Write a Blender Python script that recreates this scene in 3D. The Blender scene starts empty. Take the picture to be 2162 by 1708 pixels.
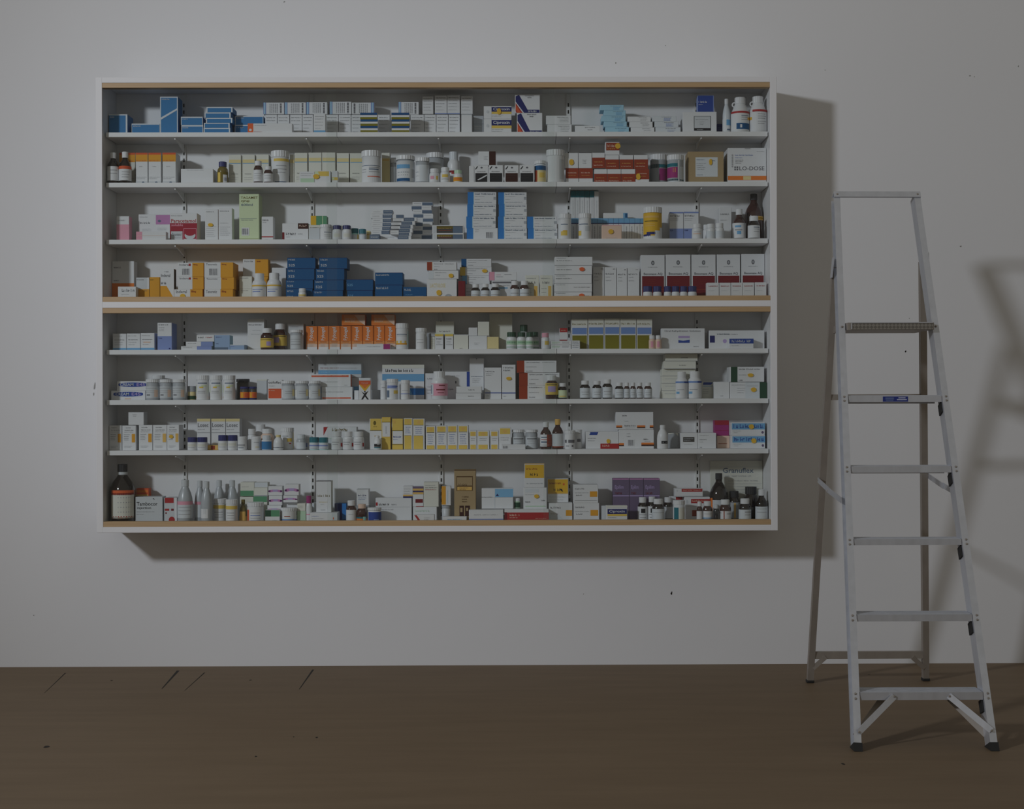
import bpy, bmesh, math, random
from mathutils import Vector, Matrix

# ---------------------------------------------------------------- camera, light, exposure
SC = bpy.context.scene
IMG_W, IMG_H = 2162.0, 1708.0
FPX = 3100.0                      # focal length in pixels of the 2162 px wide frame
CAM_H, CAM_D = 1.10, 6.20         # lens height, distance from the wall (wall plane is y = 0)
ROLL, YAW = 0.0028, 0.0075
PPX = 1120.0                      # principal point (lens shift) in pixels
cam_d = bpy.data.cameras.new('camera')
cam = bpy.data.objects.new('camera', cam_d)
SC.collection.objects.link(cam)
cam_d.sensor_fit = 'HORIZONTAL'
cam_d.sensor_width = 36.0
cam_d.lens = 36.0 * FPX / IMG_W
cam_d.shift_x = -(PPX - IMG_W / 2) / IMG_W
cam_d.clip_end = 100
RCAM = Matrix.Rotation(-YAW, 3, 'Z') @ Matrix.Rotation(math.pi / 2, 3, 'X') @ Matrix.Rotation(-ROLL, 3, 'Z')
cam.matrix_world = Matrix.Translation((0, -CAM_D, CAM_H)) @ RCAM.to_4x4()
SC.camera = cam

wd = bpy.data.worlds.new('dim_room')
SC.world = wd
wd.use_nodes = True
wd.node_tree.nodes['Background'].inputs[0].default_value = (1.0, 0.945, 0.83, 1)
wd.node_tree.nodes['Background'].inputs[1].default_value = 0.186

key_d = bpy.data.lights.new('studio_lamp', 'SPOT')
key_d.shadow_soft_size = 0.28
key_d.spot_size = math.radians(70)
key_d.spot_blend = 1.0
key_d.energy = 700.0
key_d.color = (0.91, 0.955, 1.03)
key = bpy.data.objects.new('studio_lamp', key_d)
SC.collection.objects.link(key)
key.location = (-4.86, -5.67, 3.45)
key.rotation_euler = (Vector((1.40, 0, 1.02)) - key.location).to_track_quat('-Z', 'Y').to_euler()

SC.view_settings.view_transform = 'Standard'
SC.view_settings.look = 'None'
SC.view_settings.gamma = 1.0
SC.view_settings.use_curve_mapping = False
SC.view_settings.exposure = 0.0
SC.cycles.max_bounces = 8
SC.cycles.transparent_max_bounces = 16
SC.cycles.caustics_reflective = False
SC.cycles.caustics_refractive = False

CAM_POS = Vector((0, -CAM_D, CAM_H))
def ray(u, v):
    return RCAM @ Vector(((u - PPX) / FPX, -(v - IMG_H / 2) / FPX, -1.0))
def at_y(u, v, y):
    """the place a photo measurement (u, v) stands for on the upright plane y"""
    d = ray(u, v)
    return CAM_POS + d * ((y + CAM_D) / d.y)
def on_floor(u, v):
    d = ray(u, v)
    return CAM_POS + d * (-CAM_H / d.z)
def project(p):
    q = RCAM.transposed() @ (Vector(p) - CAM_POS)
    return PPX + FPX * q.x / -q.z, IMG_H / 2 - FPX * q.y / -q.z

# ---------------------------------------------------------------- materials
def lin(c):
    c = c / 255.0
    return c / 12.92 if c <= 0.04045 else ((c + 0.055) / 1.055) ** 2.4
PAL = dict(
    w=(150, 151, 153), k=(25, 25, 28), t=(72, 72, 76), f=(112, 113, 116), b=(32, 80, 118), lb=(108, 140, 155), nb=(22, 26, 70),
    db=(8, 54, 90), pb=(84, 97, 134), cb=(22, 80, 132), sk=(70, 110, 140), o=(172, 92, 28), ro=(142, 56, 27), rd=(100, 37, 20),
    mr=(78, 18, 24), cr=(106, 21, 35), pk=(152, 104, 118), mg=(104, 26, 76), vi=(126, 84, 120), pu=(72, 62, 82), y=(178, 140, 22),
    am=(174, 122, 18), cm=(168, 145, 130), pg=(138, 148, 120), dg=(25, 48, 35), ol=(82, 78, 15), te=(15, 72, 82), gg=(58, 100, 74),
    bn=(112, 96, 70), sl=(62, 74, 90), g=(110, 113, 117), tn=(150, 138, 98), st=(180, 142, 30), os=(178, 78, 36), br=(17, 10, 8),
    iv=(145, 145, 138), ng=(72, 62, 20), oy=(152, 130, 56), r=(114, 25, 27), lg=(132, 135, 138), dk=(48, 46, 44), tl=(120, 165, 160),
    lp=(116, 102, 136), cl=(138, 142, 146), gd=(150, 120, 60), bw=(40, 19, 16), ms=(120, 140, 120), by=(26, 46, 102), bl2=(96, 114, 138), os2=(170, 112, 62), pb2=(72, 94, 134), pur=(58, 28, 62), bd=(66, 48, 28), lbb=(88, 130, 160))
MATS = {}
def new_mat(name):
    m = bpy.data.materials.new(name)
    m.use_nodes = True
    nt = m.node_tree
    return m, nt, nt.nodes['Principled BSDF']
def albedo(key):
    c = [lin(v) / 0.30 * 0.80 for v in PAL[key]]
    c = [v * min(1.0, 0.80 / max(c)) for v in c]
    m = sum(c) / 3
    return [max(0.006, (m + (v - m) * 0.93) * 0.95) for v in c]
def M(key, kind='card'):
    k = (key, kind)
    if k in MATS:
        return MATS[k]
    m, nt, p = new_mat(kind + '_' + key)
    col = albedo(key)
    n = nt.nodes.new('ShaderNodeTexNoise')
    n.inputs['Scale'].default_value = 40.0
    n.inputs['Detail'].default_value = 3.0
    mix = nt.nodes.new('ShaderNodeMix')
    mix.data_type = 'RGBA'
    mix.inputs[6].default_value = (*[c * 0.95 for c in col], 1)
    mix.inputs[7].default_value = (*[min(1, c * 1.04) for c in col], 1)
    nt.links.new(n.outputs['Fac'], mix.inputs[0])
    nt.links.new(mix.outputs[2], p.inputs['Base Color'])
    p.inputs['Roughness'].default_value = {'card': 0.55, 'plastic': 0.38, 'glass': 0.08, 'clear': 0.3, 'metal': 0.3}[kind]
    p.inputs['Specular IOR Level'].default_value = {'card': 0.12, 'plastic': 0.4, 'glass': 0.6, 'clear': 0.5, 'metal': 0.5}[kind]
    if kind == 'clear':
        p.inputs['Transmission Weight'].default_value = 0.35
    if kind == 'glass':
        p.inputs['Coat Weight'].default_value = 0.5
    if kind == 'metal':
        p.inputs['Metallic'].default_value = 0.9
    MATS[k] = m
    return m

# ---------------------------------------------------------------- mesh helpers
COL = SC.collection
def link(name, bm, mats, parent=None, smooth=False):
    me = bpy.data.meshes.new(name)
    bm.normal_update()
    bm.to_mesh(me)
    bm.free()
    for m in mats:
        me.materials.append(m)
    if smooth:
        for p in me.polygons:
            p.use_smooth = True
    o = bpy.data.objects.new(name, me)
    COL.objects.link(o)
    if parent is not None:
        o.parent = parent
    return o
def tag(o, label=None, cat=None, group=None, kind=None):
    if label: o['label'] = label
    if cat: o['category'] = cat
    if group: o['group'] = group
    if kind: o['kind'] = kind
    return o
def empty(name, loc=(0, 0, 0)):
    o = bpy.data.objects.new(name, None)
    COL.objects.link(o)
    o.location = loc
    return o
def box(bm, lo, hi, mi=0, bevel=0.0):
    r = bmesh.ops.create_cube(bm, size=1.0)
    vs = r['verts']
    for v in vs:
        v.co = Vector([lo[i] + (v.co[i] + 0.5) * (hi[i] - lo[i]) for i in range(3)])
    fs = list({f for v in vs for f in v.link_faces})
    for f in fs:
        f.material_index = mi
    if bevel > 0:
        es = list({e for f in fs for e in f.edges})
        rr = bmesh.ops.bevel(bm, geom=es, offset=bevel, segments=1, affect='EDGES', profile=0.5)
        for f in rr['faces']:
            f.material_index = mi
    return fs
def bar(bm, a, b, w, t, up=(0, 0, 1), mi=0):
    """a straight bar from a to b, w wide (across up), t thick (along up)"""
    a, b = Vector(a), Vector(b)
    z = (b - a)
    L = z.length
    z.normalize()
    x = Vector(up).cross(z).normalized()
    y = z.cross(x)
    vs = []
    for s in (a, b):
        for i, j in ((-1, -1), (1, -1), (1, 1), (-1, 1)):
            vs.append(bm.verts.new(s + x * i * w / 2 + y * j * t / 2))
    for q in ((0, 3, 2, 1), (4, 5, 6, 7), (0, 1, 5, 4), (1, 2, 6, 5), (2, 3, 7, 6), (3, 0, 4, 7)):
        f = bm.faces.new([vs[i] for i in q])
        f.material_index = mi
def lathe(bm, prof, seg=28, mi=0, c=(0, 0), rib=0.0):
    """turn a profile of (radius, height) round a vertical axis at c"""
    rings = []
    for r, h in prof:
        if r <= 1e-6:
            rings.append([bm.verts.new((c[0], c[1], h))])
        else:
            rings.append([bm.verts.new((c[0] + r * (1 - rib * (k % 2)) * math.sin(2 * math.pi * k / seg),
                                        c[1] - r * (1 - rib * (k % 2)) * math.cos(2 * math.pi * k / seg), h)) for k in range(seg)])
    for A, B in zip(rings, rings[1:]):
        for k in range(seg):
            k2 = (k + 1) % seg
            if len(A) == 1 and len(B) == 1:
                continue
            if len(A) == 1:
                f = bm.faces.new((A[0], B[k2], B[k]))
            elif len(B) == 1:
                f = bm.faces.new((A[k], A[k2], B[0]))
            else:
                f = bm.faces.new((A[k], A[k2], B[k2], B[k]))
            f.material_index = mi
FONT_CACHE = {}
def glyphs(s):
    """outline of a word as (verts, faces) in a unit box"""
    if s in FONT_CACHE:
        return FONT_CACHE[s]
    cu = bpy.data.curves.new('lettering', 'FONT')
    cu.body = s
    cu.resolution_u = 2
    cu.offset = 0.012
    o = bpy.data.objects.new('lettering', cu)
    COL.objects.link(o)
    me = bpy.data.meshes.new_from_object(o)
    xs = [v.co.x for v in me.vertices]
    ys = [v.co.y for v in me.vertices]
    x0, x1, y0, y1 = min(xs), max(xs), min(ys), max(ys)
    out = ([((v.co.x - x0) / (x1 - x0), (v.co.y - y0) / (y1 - y0)) for v in me.vertices], [tuple(p.vertices) for p in me.polygons])
    bpy.data.objects.remove(o)
    bpy.data.curves.remove(cu)
    bpy.data.meshes.remove(me)
    FONT_CACHE[s] = out
    return out

# print on a pack: fractions of the front face, x from the left, y down from the top
def R(x0, y0, x1, y1, c): return ('p', [(x0, y0), (x1, y0), (x1, y1), (x0, y1)], c)
def P(pts, c): return ('p', pts, c)
def T(x0, y0, x1, y1, s, c='t'): return ('t', x0, y0, x1, y1, s, c)
def V(x0, y0, x1, y1, s, c='t'): return ('v', x0, y0, x1, y1, s, c)
def L(x0, x1, y, n=1, c='f', th=.04, gap=.10): return ('l', x0, x1, y, n, c, th, gap)
def LV(y0, y1, x, n=1, c='f', th=.04, gap=.10): return ('lv', y0, y1, x, n, c, th, gap)
def BC(x0, y0, x1, y1): return ('bc', x0, y0, x1, y1)
def O(x, y, rx, ry, c): return ('p', [(x + rx * math.cos(a * math.pi / 10), y + ry * math.sin(a * math.pi / 10)) for a in range(20)], c)
def S(x, y, w, h, c='st'): return ('s', x, y, w, h, c)

def print_art(bm, art, lo, hi, y, mats, rng):
    """lay the printing on the face y (facing -y) between lo and hi"""
    W, H = hi[0] - lo[0], hi[2] - lo[2]
    stickers = []
    def idx(c):
        m = M(c)
        if m not in mats:
            mats.append(m)
        return mats.index(m)
    lay = [0]
    def poly(pts, c):
        lay[0] += 1
        vs = [bm.verts.new((lo[0] + W * px, y - 0.00025 - 0.00012 * lay[0], hi[2] - H * py)) for px, py in pts]
        f = bm.faces.new(vs)
        f.normal_update()
        if f.normal.y > 0:
            f.normal_flip()
        f.material_index = idx(c)
    def words(x0, x1):
        x = x0
        out = []
        while x < x1:
            n = min(x1, x + (x1 - x0) * rng.uniform(.12, .34))
            out.append((x, n))
            x = n + (x1 - x0) * .035
        return out
    for a in art:
        if a[0] == 'p':
            poly(a[1], a[2])
        elif a[0] == 's':
            stickers.append(a)
        elif a[0] == 'l':
            _, x0, x1, yy, n, c, th, gap = a
            for k in range(n):
                b = lay[0]
                for wa, wb in words(x0, x1 - (x1 - x0) * (rng.uniform(0, .3) if k else 0)):
                    ya, yb = yy + k * gap, yy + k * gap + th
                    if th * H < .0022:                      # fine print: one dash per word
                        lay[0] = b
                        poly([(wa, ya), (wb, ya), (wb, yb), (wa, yb)], c)
                        continue
                    lw = th * H / W * .62                   # heading: a run of letter-like strokes
                    x, first = wa, True
                    while x < wb - lw * .4:
                        e = min(wb, x + lw)
                        top = ya if first or rng.random() < .22 else ya + th * .28
                        lay[0] = b
                        bar_w = (e - x) * .26
                        poly([(x, top), (x + bar_w, top), (x + bar_w, yb), (x, yb)], c)
                        if rng.random() < .8:
                            lay[0] = b
                            q = rng.choice((0, 1, 2))
                            yq = (ya + th * .28, (ya + th * .28 + yb) / 2 - th * .08, yb - th * .2)[q]
                            poly([(x + bar_w, yq), (e - lw * .12, yq), (e - lw * .12, yq + th * .2), (x + bar_w, yq + th * .2)], c)
                        if rng.random() < .6:
                            lay[0] = b
                            poly([(e - lw * .34, ya + th * .28), (e - lw * .12, ya + th * .28), (e - lw * .12, yb), (e - lw * .34, yb)], c)
                        x, first = e, False
        elif a[0] == 'lv':
            _, y0, y1, xx, n, c, th, gap = a
            for k in range(n):
                b = lay[0]
                for wa, wb in words(y0, y1):
                    lay[0] = b
                    poly([(xx + k * gap, wa), (xx + k * gap + th, wa), (xx + k * gap + th, wb), (xx + k * gap, wb)], c)
        elif a[0] == 'bc':
            _, x0, y0, x1, y1 = a
            poly([(x0 - .02, y0 - .02), (x1 + .02, y0 - .02), (x1 + .02, y1 + .02), (x0 - .02, y1 + .02)], 'w')
            b = lay[0]
            for k in range(7):
                xa = x0 + (x1 - x0) * k / 7
                lay[0] = b
                poly([(xa, y0), (xa + (x1 - x0) / 7 * rng.choice((.4, .55, .7)), y0), (xa + (x1 - x0) / 7 * .6, y1), (xa, y1)], 't')
        elif a[0] in 'tv':
            k, x0, y0, x1, y1, s, c = a
            lay[0] += 1
            gv, gf = glyphs(s)
            if k == 't':
                co = [(x0 + (x1 - x0) * px, y1 - (y1 - y0) * py) for px, py in gv]
            else:
                co = [(x0 + (x1 - x0) * (1 - py), y1 - (y1 - y0) * px) for px, py in gv]
            vs = [bm.verts.new((lo[0] + W * px, y - 0.0003 - 0.00012 * lay[0], hi[2] - H * py)) for px, py in co]
            mi = idx(c)
            for q in gf:
                try:
                    f = bm.faces.new([vs[i] for i in q])
                    f.material_index = mi
                except ValueError:
                    pass
    return stickers

# ---------------------------------------------------------------- shelf geometry measured from the photograph
Y_FRONT, Y_SHELF, Y_BACK = -0.270, -0.238, -0.058
def zc(v, y=Y_FRONT): return at_y(1090, v, y).z
SHELF_TOP = {1: zc(278.3, Y_SHELF), 2: zc(384.2, Y_SHELF), 3: zc(504.3, Y_SHELF), 4: zc(632.5), 5: zc(736.7, Y_SHELF), 6: zc(842.6, Y_SHELF), 7: zc(949.0, Y_SHELF), 8: zc(1106.5)}
WORD = {1: 'top', 2: 'second', 3: 'third', 4: 'fourth', 5: 'fifth', 6: 'sixth', 7: 'seventh', 8: 'bottom'}
ROW = 1
TIER = {0: (.008, .038), 1: (.050, .046), 2: (.100, .052)}
ITEMS = []
def full(label):
    s = label.replace('@', 'on the %s shelf' % WORD[ROW])
    if len(s.split()) > 16:
        s = label.replace(' @', ', %s shelf' % WORD[ROW])
    if len(s.split()) > 16:
        s = s.replace(' of the stack', ' of stack').replace('the ', '', 1)
    return s

def B(x0, x1, yt, d, col, label, art=(), yb=None, dp=None, sc=None, group=None, name=None, cat=None, kind='card', yaw=0.0):
    """a carton: photo columns x0..x1, top yt, tier d; yb only when it stands on another pack"""
    off, dpt = TIER[d] if d in TIER else (d, .045)
    if dp: dpt = dp
    yf = Y_SHELF + off
    um = (x0 + x1) / 2
    z1 = at_y(um, yt, yf).z
    z0 = SHELF_TOP[ROW] + 0.0002 if yb is None else at_y(um, yb, yf).z + 0.0003
    vm = (yt + (yb or yt + 20)) / 2
    X0, X1 = at_y(x0, vm, yf).x, at_y(x1, vm, yf).x
    dpt = min(dpt, Y_BACK - 0.006 - yf)
    X0, X1 = max(X0, XL1 + .002), min(X1, XR0 - .002)
    w, h = X1 - X0, z1 - z0
    name = name or ('medicine_carton' if h > 1.12 * w else 'flat_medicine_box' if w > 2.1 * h else 'medicine_box')
    cat = cat or ('carton' if h > 1.12 * w else 'flat box' if w > 2.1 * h else 'box')
    bm = bmesh.new()
    mats = [M(col, kind)]
    box(bm, (-w / 2, 0, 0), (w / 2, dpt, h), 0, min(.0010, w * .05, h * .05))
    if sc:
        mats.append(M(sc, kind))
        bm.normal_update()
        for f in bm.faces:
            if abs(f.normal.x) > .9:
                f.material_index = 1
    rng = random.Random(int(x0 * 7 + yt * 13))
    st = print_art(bm, art, (-w / 2, 0, 0), (w / 2, dpt, h), 0.0, mats, rng)
    o = link(name, bm, mats)
    o.location = ((X0 + X1) / 2, yf, z0)
    if yaw:
        o.rotation_euler.z = math.radians(yaw)
    tag(o, full(label), cat, group)
    for a in st:
        _, sx, sy, sw, sh, c = a
        bs = bmesh.new()
        cx, cz = -w / 2 + sx * w, h - sy * h
        pts = [(cx + sw * w / 2 * math.cos(k * math.pi / 6 + .3) * (1 if k % 3 else .85), cz + sh * h / 2 * math.sin(k * math.pi / 6 + .3)) for k in range(12)]
        fr = [bs.verts.new((px, -.0042, pz)) for px, pz in pts]
        bk = [bs.verts.new((px, -.0003, pz)) for px, pz in pts]
        bs.faces.new(fr)
        bs.faces.new(bk[::-1])
        for k in range(12):
            bs.faces.new((fr[k], bk[k], bk[(k + 1) % 12], fr[(k + 1) % 12]))
        bmesh.ops.recalc_face_normals(bs, faces=bs.faces[:])
        so = link('price_sticker', bs, [M(c)], o)
        so['label'] = {'st': 'yellow price sticker', 'os': 'orange price sticker', 'w': 'white paper label', 'am': 'orange price sticker'}[c]
    ITEMS.append((o, X0, X1, yf, yf + dpt, z0, z1))
    return o

NTH = ['first', 'second', 'third', 'fourth', 'fifth', 'sixth', 'seventh', 'eighth', 'ninth', 'tenth']
NUM = ['zero', 'one', 'two', 'three', 'four', 'five', 'six', 'seven', 'eight', 'nine', 'ten']
def ord_lr(i, n):
    if n == 2:
        return ('left one', 'right one')[i]
    if i == 0: return 'leftmost'
    if i == n - 1: return 'rightmost'
    if n == 3: return 'middle one'
    if i < (n + 1) // 2: return '%s from left' % NTH[i]
    return '%s from right' % NTH[n - 1 - i]
def ord_tb(i, n):
    if n == 2: return ('upper one', 'lower one')[i]
    if i == 0: return 'topmost'
    if i == n - 1: return 'lowest'
    if n == 3: return 'middle one'
    if i < (n + 1) // 2: return '%s from top' % NTH[i]
    return '%s from bottom' % NTH[n - 1 - i]
def ROWB(xs, yt, d, col, label, art=(), **k):
    """a row of like packs; yt may be a list"""
    for i, (a, b) in enumerate(xs):
        y = yt[i] if isinstance(yt, (list, tuple)) else yt
        ar = art(i) if callable(art) else art
        B(a, b, y, d, col, label.replace('#', ord_lr(i, len(xs))), ar, **k)
def STACK(rows, yend, d, col, label, art=(), **k):
    """packs lying on each other, topmost first: rows of (x0, x1, ytop); yend = base of the lowest (None: the shelf)"""
    for i, (a, b, y) in enumerate(rows):
        yb = rows[i + 1][2] if i + 1 < len(rows) else yend
        ar = art(i) if callable(art) else art
        B(a, b, y, d, col, label.replace('#', ord_tb(i, len(rows))), ar, yb=yb, **k)

# bottles: body profile (radius fraction, height fraction), cap (radius, from, to)
KIND = {
    'jar': ([(.90, 0), (1, .025), (1, .60), (.95, .67), (.80, .73), (.66, .77), (.66, .82)], (.74, .78, 1)),
    'bot': ([(.92, 0), (1, .02), (1, .54), (.92, .61), (.66, .70), (.44, .76), (.42, .84)], (.50, .81, 1)),
    'tub': ([(.93, 0), (.95, .015), (.95, .84)], (1.0, .82, 1)),
    'pot': ([(.92, 0), (.96, .03), (.96, .80), (.86, .83), (.86, .88)], (1.0, .85, 1)),
    'pill': ([(.92, 0), (1, .03), (1, .62), (.93, .68), (.78, .71), (.78, .76)], (.86, .73, 1)),
    'wash': ([(.95, 0), (1, .02), (1, .50), (.97, .57), (.82, .69), (.60, .78), (.47, .83), (.45, .88)], (.50, .85, 1)),
    'win': ([(.95, 0), (1, .015), (1, .54), (.95, .61), (.76, .70), (.48, .78), (.36, .82), (.34, .90)], (.38, .87, 1)),
    'hand': ([(.94, 0), (1, .02), (1, .52), (.96, .58), (.74, .72), (.56, .82), (.54, .86)], (.60, .82, 1)),
    'wide': ([(.94, 0), (1, .02), (1, .60), (.97, .66), (.86, .72), (.70, .755), (.68, .78)], (.70, .76, 1)),
    'low': ([(.94, 0), (1, .03), (1, .55), (.90, .60), (.90, .64)], (1.0, .60, 1)),
}
def BT(kind, x0, x1, yt, d, bc, cc, label, lab=(), arc=(), yb=None, group=None, name=None, cat=None, bk='glass', ck='plastic', neck=None, ring=False):
    """a bottle, jar or tub: body bc, cap cc; lab = (from, to, colour) bands, arc = (a0, a1, from, to, colour) print on the front"""
    off = TIER[d][0] if d in TIER else d
    yf = Y_SHELF + off
    um = (x0 + x1) / 2
    rad = (at_y(x1, yt, yf).x - at_y(x0, yt, yf).x) / 2
    rad = min(rad, (Y_BACK - .004 - yf) / 2)
    cy = yf + rad
    z1 = at_y(um, yt, cy).z
    z0 = SHELF_TOP[ROW] + 0.0002 if yb is None else at_y(um, yb, cy).z + .0003
    X = at_y(um, (yt + (yb or yt + 30)) / 2, cy).x
    X = min(max(X, XL1 + .002 + rad), XR0 - .002 - rad)
    H = z1 - z0
    prof, cap = KIND[kind]
    name = name or {'jar': 'glass_jar', 'bot': 'medicine_bottle', 'tub': 'pill_tub', 'pot': 'ointment_jar', 'pill': 'pill_bottle', 'wash': 'plastic_bottle', 'win': 'glass_bottle', 'hand': 'plastic_bottle', 'wide': 'plastic_bottle', 'low': 'pill_bottle'}[kind]
    cat = cat or {'jar': 'jar', 'tub': 'tub', 'pot': 'jar'}.get(kind, 'bottle')
    bm = bmesh.new()
    lathe(bm, [(0, 0)] + [(r * rad, h * H) for r, h in prof] + [(0, prof[-1][1] * H)], 28)
    o = link(name, bm, [M(bc, bk)], smooth=False)
    for p in o.data.polygons:
        p.use_smooth = abs(p.normal.z) < .95
    o.location = (X, cy, z0)
    tag(o, full(label), cat, group)
    cr, c0, c1 = cap
    bm = bmesh.new()
    lathe(bm, [(cr * rad * .9, c0 * H), (cr * rad, c0 * H), (cr * rad, c1 * H - .0015), (cr * rad - .0015, c1 * H), (0, c1 * H)], 44, rib=.035)
    link('cap', bm, [M(cc, ck)], o)
    if neck:
        bm = bmesh.new()
        lathe(bm, [(rad * .36, .82 * H), (rad * .40, .83 * H), (rad * .40, .87 * H)], 24)
        link('neck_band', bm, [M(neck, 'plastic')], o)
    if lab or arc:
        bm = bmesh.new()
        mats = []
        def idx(c):
            m = M(c)
            if m not in mats: mats.append(m)
            return mats.index(m)
        rr = max(r for r, h in prof) * rad
        for a, b, c in lab:
            lathe(bm, [(rr + .0004, a * H), (rr + .0006, a * H), (rr + .0006, b * H), (rr + .0004, b * H)], 32, idx(c))
        for a0, a1, v0, v1, c in arc:
            n = max(2, int(abs(a1 - a0) * 8))
            prev = None
            for k in range(n + 1):
                th = (a0 + (a1 - a0) * k / n) * math.pi / 2
                q = [bm.verts.new(((rr + .0010) * math.sin(th), -(rr + .0010) * math.cos(th), v * H)) for v in (v0, v1)]
                if prev:
                    f = bm.faces.new((prev[0], q[0], q[1], prev[1]))
                    f.material_index = idx(c)
                prev = q
        link('label', bm, mats, o)
    if ring:
        bm = bmesh.new()
        n, mseg = 18, 8
        rings = []
        for k in range(n):
            th = 2 * math.pi * k / n
            c = Vector((-.62 * rad + .24 * rad * math.cos(th), 0, .80 * H + .24 * rad * math.sin(th)))
            dirv = Vector((math.cos(th), 0, math.sin(th)))
            rings.append([bm.verts.new(c + dirv * .003 * math.cos(2 * math.pi * j / mseg) + Vector((0, .003 * math.sin(2 * math.pi * j / mseg), 0))) for j in range(mseg)])
        for k in range(n):
            for j in range(mseg):
                bm.faces.new((rings[k][j], rings[(k + 1) % n][j], rings[(k + 1) % n][(j + 1) % mseg], rings[k][(j + 1) % mseg]))
        bmesh.ops.recalc_face_normals(bm, faces=bm.faces[:])
        link('handle', bm, [M(bc, 'plastic')], o, smooth=True)
    ITEMS.append((o, X - rad, X + rad, yf, yf + 2 * rad, z0, z1))
    return o
def ROWT(kind, xs, yt, d, bc, cc, label, **k):
    for i, (a, b) in enumerate(xs):
        y = yt[i] if isinstance(yt, (list, tuple)) else yt
        BT(kind, a, b, y, d, bc, cc, label.replace('#', ord_lr(i, len(xs))), **k)

# ---------------------------------------------------------------- the room: wall and floor
def mat_wall():
    m, nt, p = new_mat('painted_plaster')
    tc = nt.nodes.new('ShaderNodeTexCoord')
    n1 = nt.nodes.new('ShaderNodeTexNoise'); n1.inputs['Scale'].default_value = 0.9; n1.inputs['Detail'].default_value = 4
    n2 = nt.nodes.new('ShaderNodeTexNoise'); n2.inputs['Scale'].default_value = 9.0; n2.inputs['Detail'].default_value = 6
    ramp = nt.nodes.new('ShaderNodeMix'); ramp.data_type = 'RGBA'
    ramp.inputs[6].default_value = (0.74, 0.745, 0.765, 1); ramp.inputs[7].default_value = (0.80, 0.80, 0.81, 1)
    bump = nt.nodes.new('ShaderNodeBump'); bump.inputs['Strength'].default_value = 0.06; bump.inputs['Distance'].default_value = 0.01
    nt.links.new(tc.outputs['Object'], n1.inputs['Vector']); nt.links.new(tc.outputs['Object'], n2.inputs['Vector'])
    nt.links.new(n1.outputs['Fac'], ramp.inputs[0]); nt.links.new(ramp.outputs[2], p.inputs['Base Color'])
    nt.links.new(n2.outputs['Fac'], bump.inputs['Height']); nt.links.new(bump.outputs['Normal'], p.inputs['Normal'])
    p.inputs['Roughness'].default_value = 0.75
    p.inputs['Specular IOR Level'].default_value = 0.25
    return m
def mat_floor():
    m, nt, p = new_mat('brown_floor_boards')
    tc = nt.nodes.new('ShaderNodeTexCoord')
    mp = nt.nodes.new('ShaderNodeMapping'); mp.inputs['Scale'].default_value = (0.8, 6.0, 1)
    n1 = nt.nodes.new('ShaderNodeTexNoise'); n1.inputs['Scale'].default_value = 2.2; n1.inputs['Detail'].default_value = 7; n1.inputs['Roughness'].default_value = .6
    n2 = nt.nodes.new('ShaderNodeTexNoise'); n2.inputs['Scale'].default_value = 1.1; n2.inputs['Detail'].default_value = 3
    mx = nt.nodes.new('ShaderNodeMix'); mx.data_type = 'RGBA'
    mx.inputs[6].default_value = (0.158, 0.108, 0.064, 1); mx.inputs[7].default_value = (0.235, 0.172, 0.108, 1)
    m2 = nt.nodes.new('ShaderNodeMix'); m2.data_type = 'RGBA'; m2.blend_type = 'MULTIPLY'; m2.inputs[0].default_value = 0.35
    r2 = nt.nodes.new('ShaderNodeValToRGB'); r2.color_ramp.elements[0].color = (.72, .70, .66, 1); r2.color_ramp.elements[1].color = (1, 1, 1, 1)
    nt.links.new(tc.outputs['Object'], mp.inputs[0]); nt.links.new(mp.outputs[0], n1.inputs['Vector']); nt.links.new(tc.outputs['Object'], n2.inputs['Vector'])
    nt.links.new(n1.outputs['Fac'], mx.inputs[0]); nt.links.new(n2.outputs['Fac'], r2.inputs[0])
    nt.links.new(mx.outputs[2], m2.inputs[6]); nt.links.new(r2.outputs[0], m2.inputs[7])
    nt.links.new(m2.outputs[2], p.inputs['Base Color'])
    p.inputs['Roughness'].default_value = 0.62
    p.inputs['Specular IOR Level'].default_value = 0.25
    return m
bm = bmesh.new(); box(bm, (-6.5, 0, -0.1), (4.6, 0.12, 4.6))
wall = tag(link('wall_back', bm, [mat_wall()]), kind='structure')
bm = bmesh.new(); box(bm, (-6.5, -8.0, -0.1), (4.6, 0.0, 0.0))
floor = tag(link('floor', bm, [mat_floor()]), kind='structure')
# dark gaps between the boards at the foot of the wall, and specks
m_gap, _, pg_ = new_mat('dark_gap'); pg_.inputs['Base Color'].default_value = (.018, .013, .009, 1); pg_.inputs['Roughness'].default_value = .9
m_speck, _, ps_ = new_mat('dark_speck'); ps_.inputs['Base Color'].default_value = (.30, .295, .28, 1); ps_.inputs['Roughness'].default_value = .9
for a, b, wdt in (((376, 1416), (342, 1454), .011), ((661, 1414), (632, 1455), .008), ((432, 1420), (390, 1458), .005), ((138, 1421), (94, 1463), .0045)):
    pa, pb = on_floor(*a), on_floor(*b)
    pa.y = min(pa.y, -.002)
    bm = bmesh.new()
    n = (pb - pa).normalized().cross(Vector((0, 0, 1))) * wdt / 2
    vs = [bm.verts.new((q.x, q.y, .0006)) for q in (pa + n, pa - n, pb - n * .3, pb + n * .3)]
    f = bm.faces.new(vs); f.normal_update()
    if f.normal.z < 0: f.normal_flip()
    link('board_gap', bm, [m_gap], floor)
rng0 = random.Random(4)
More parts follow.
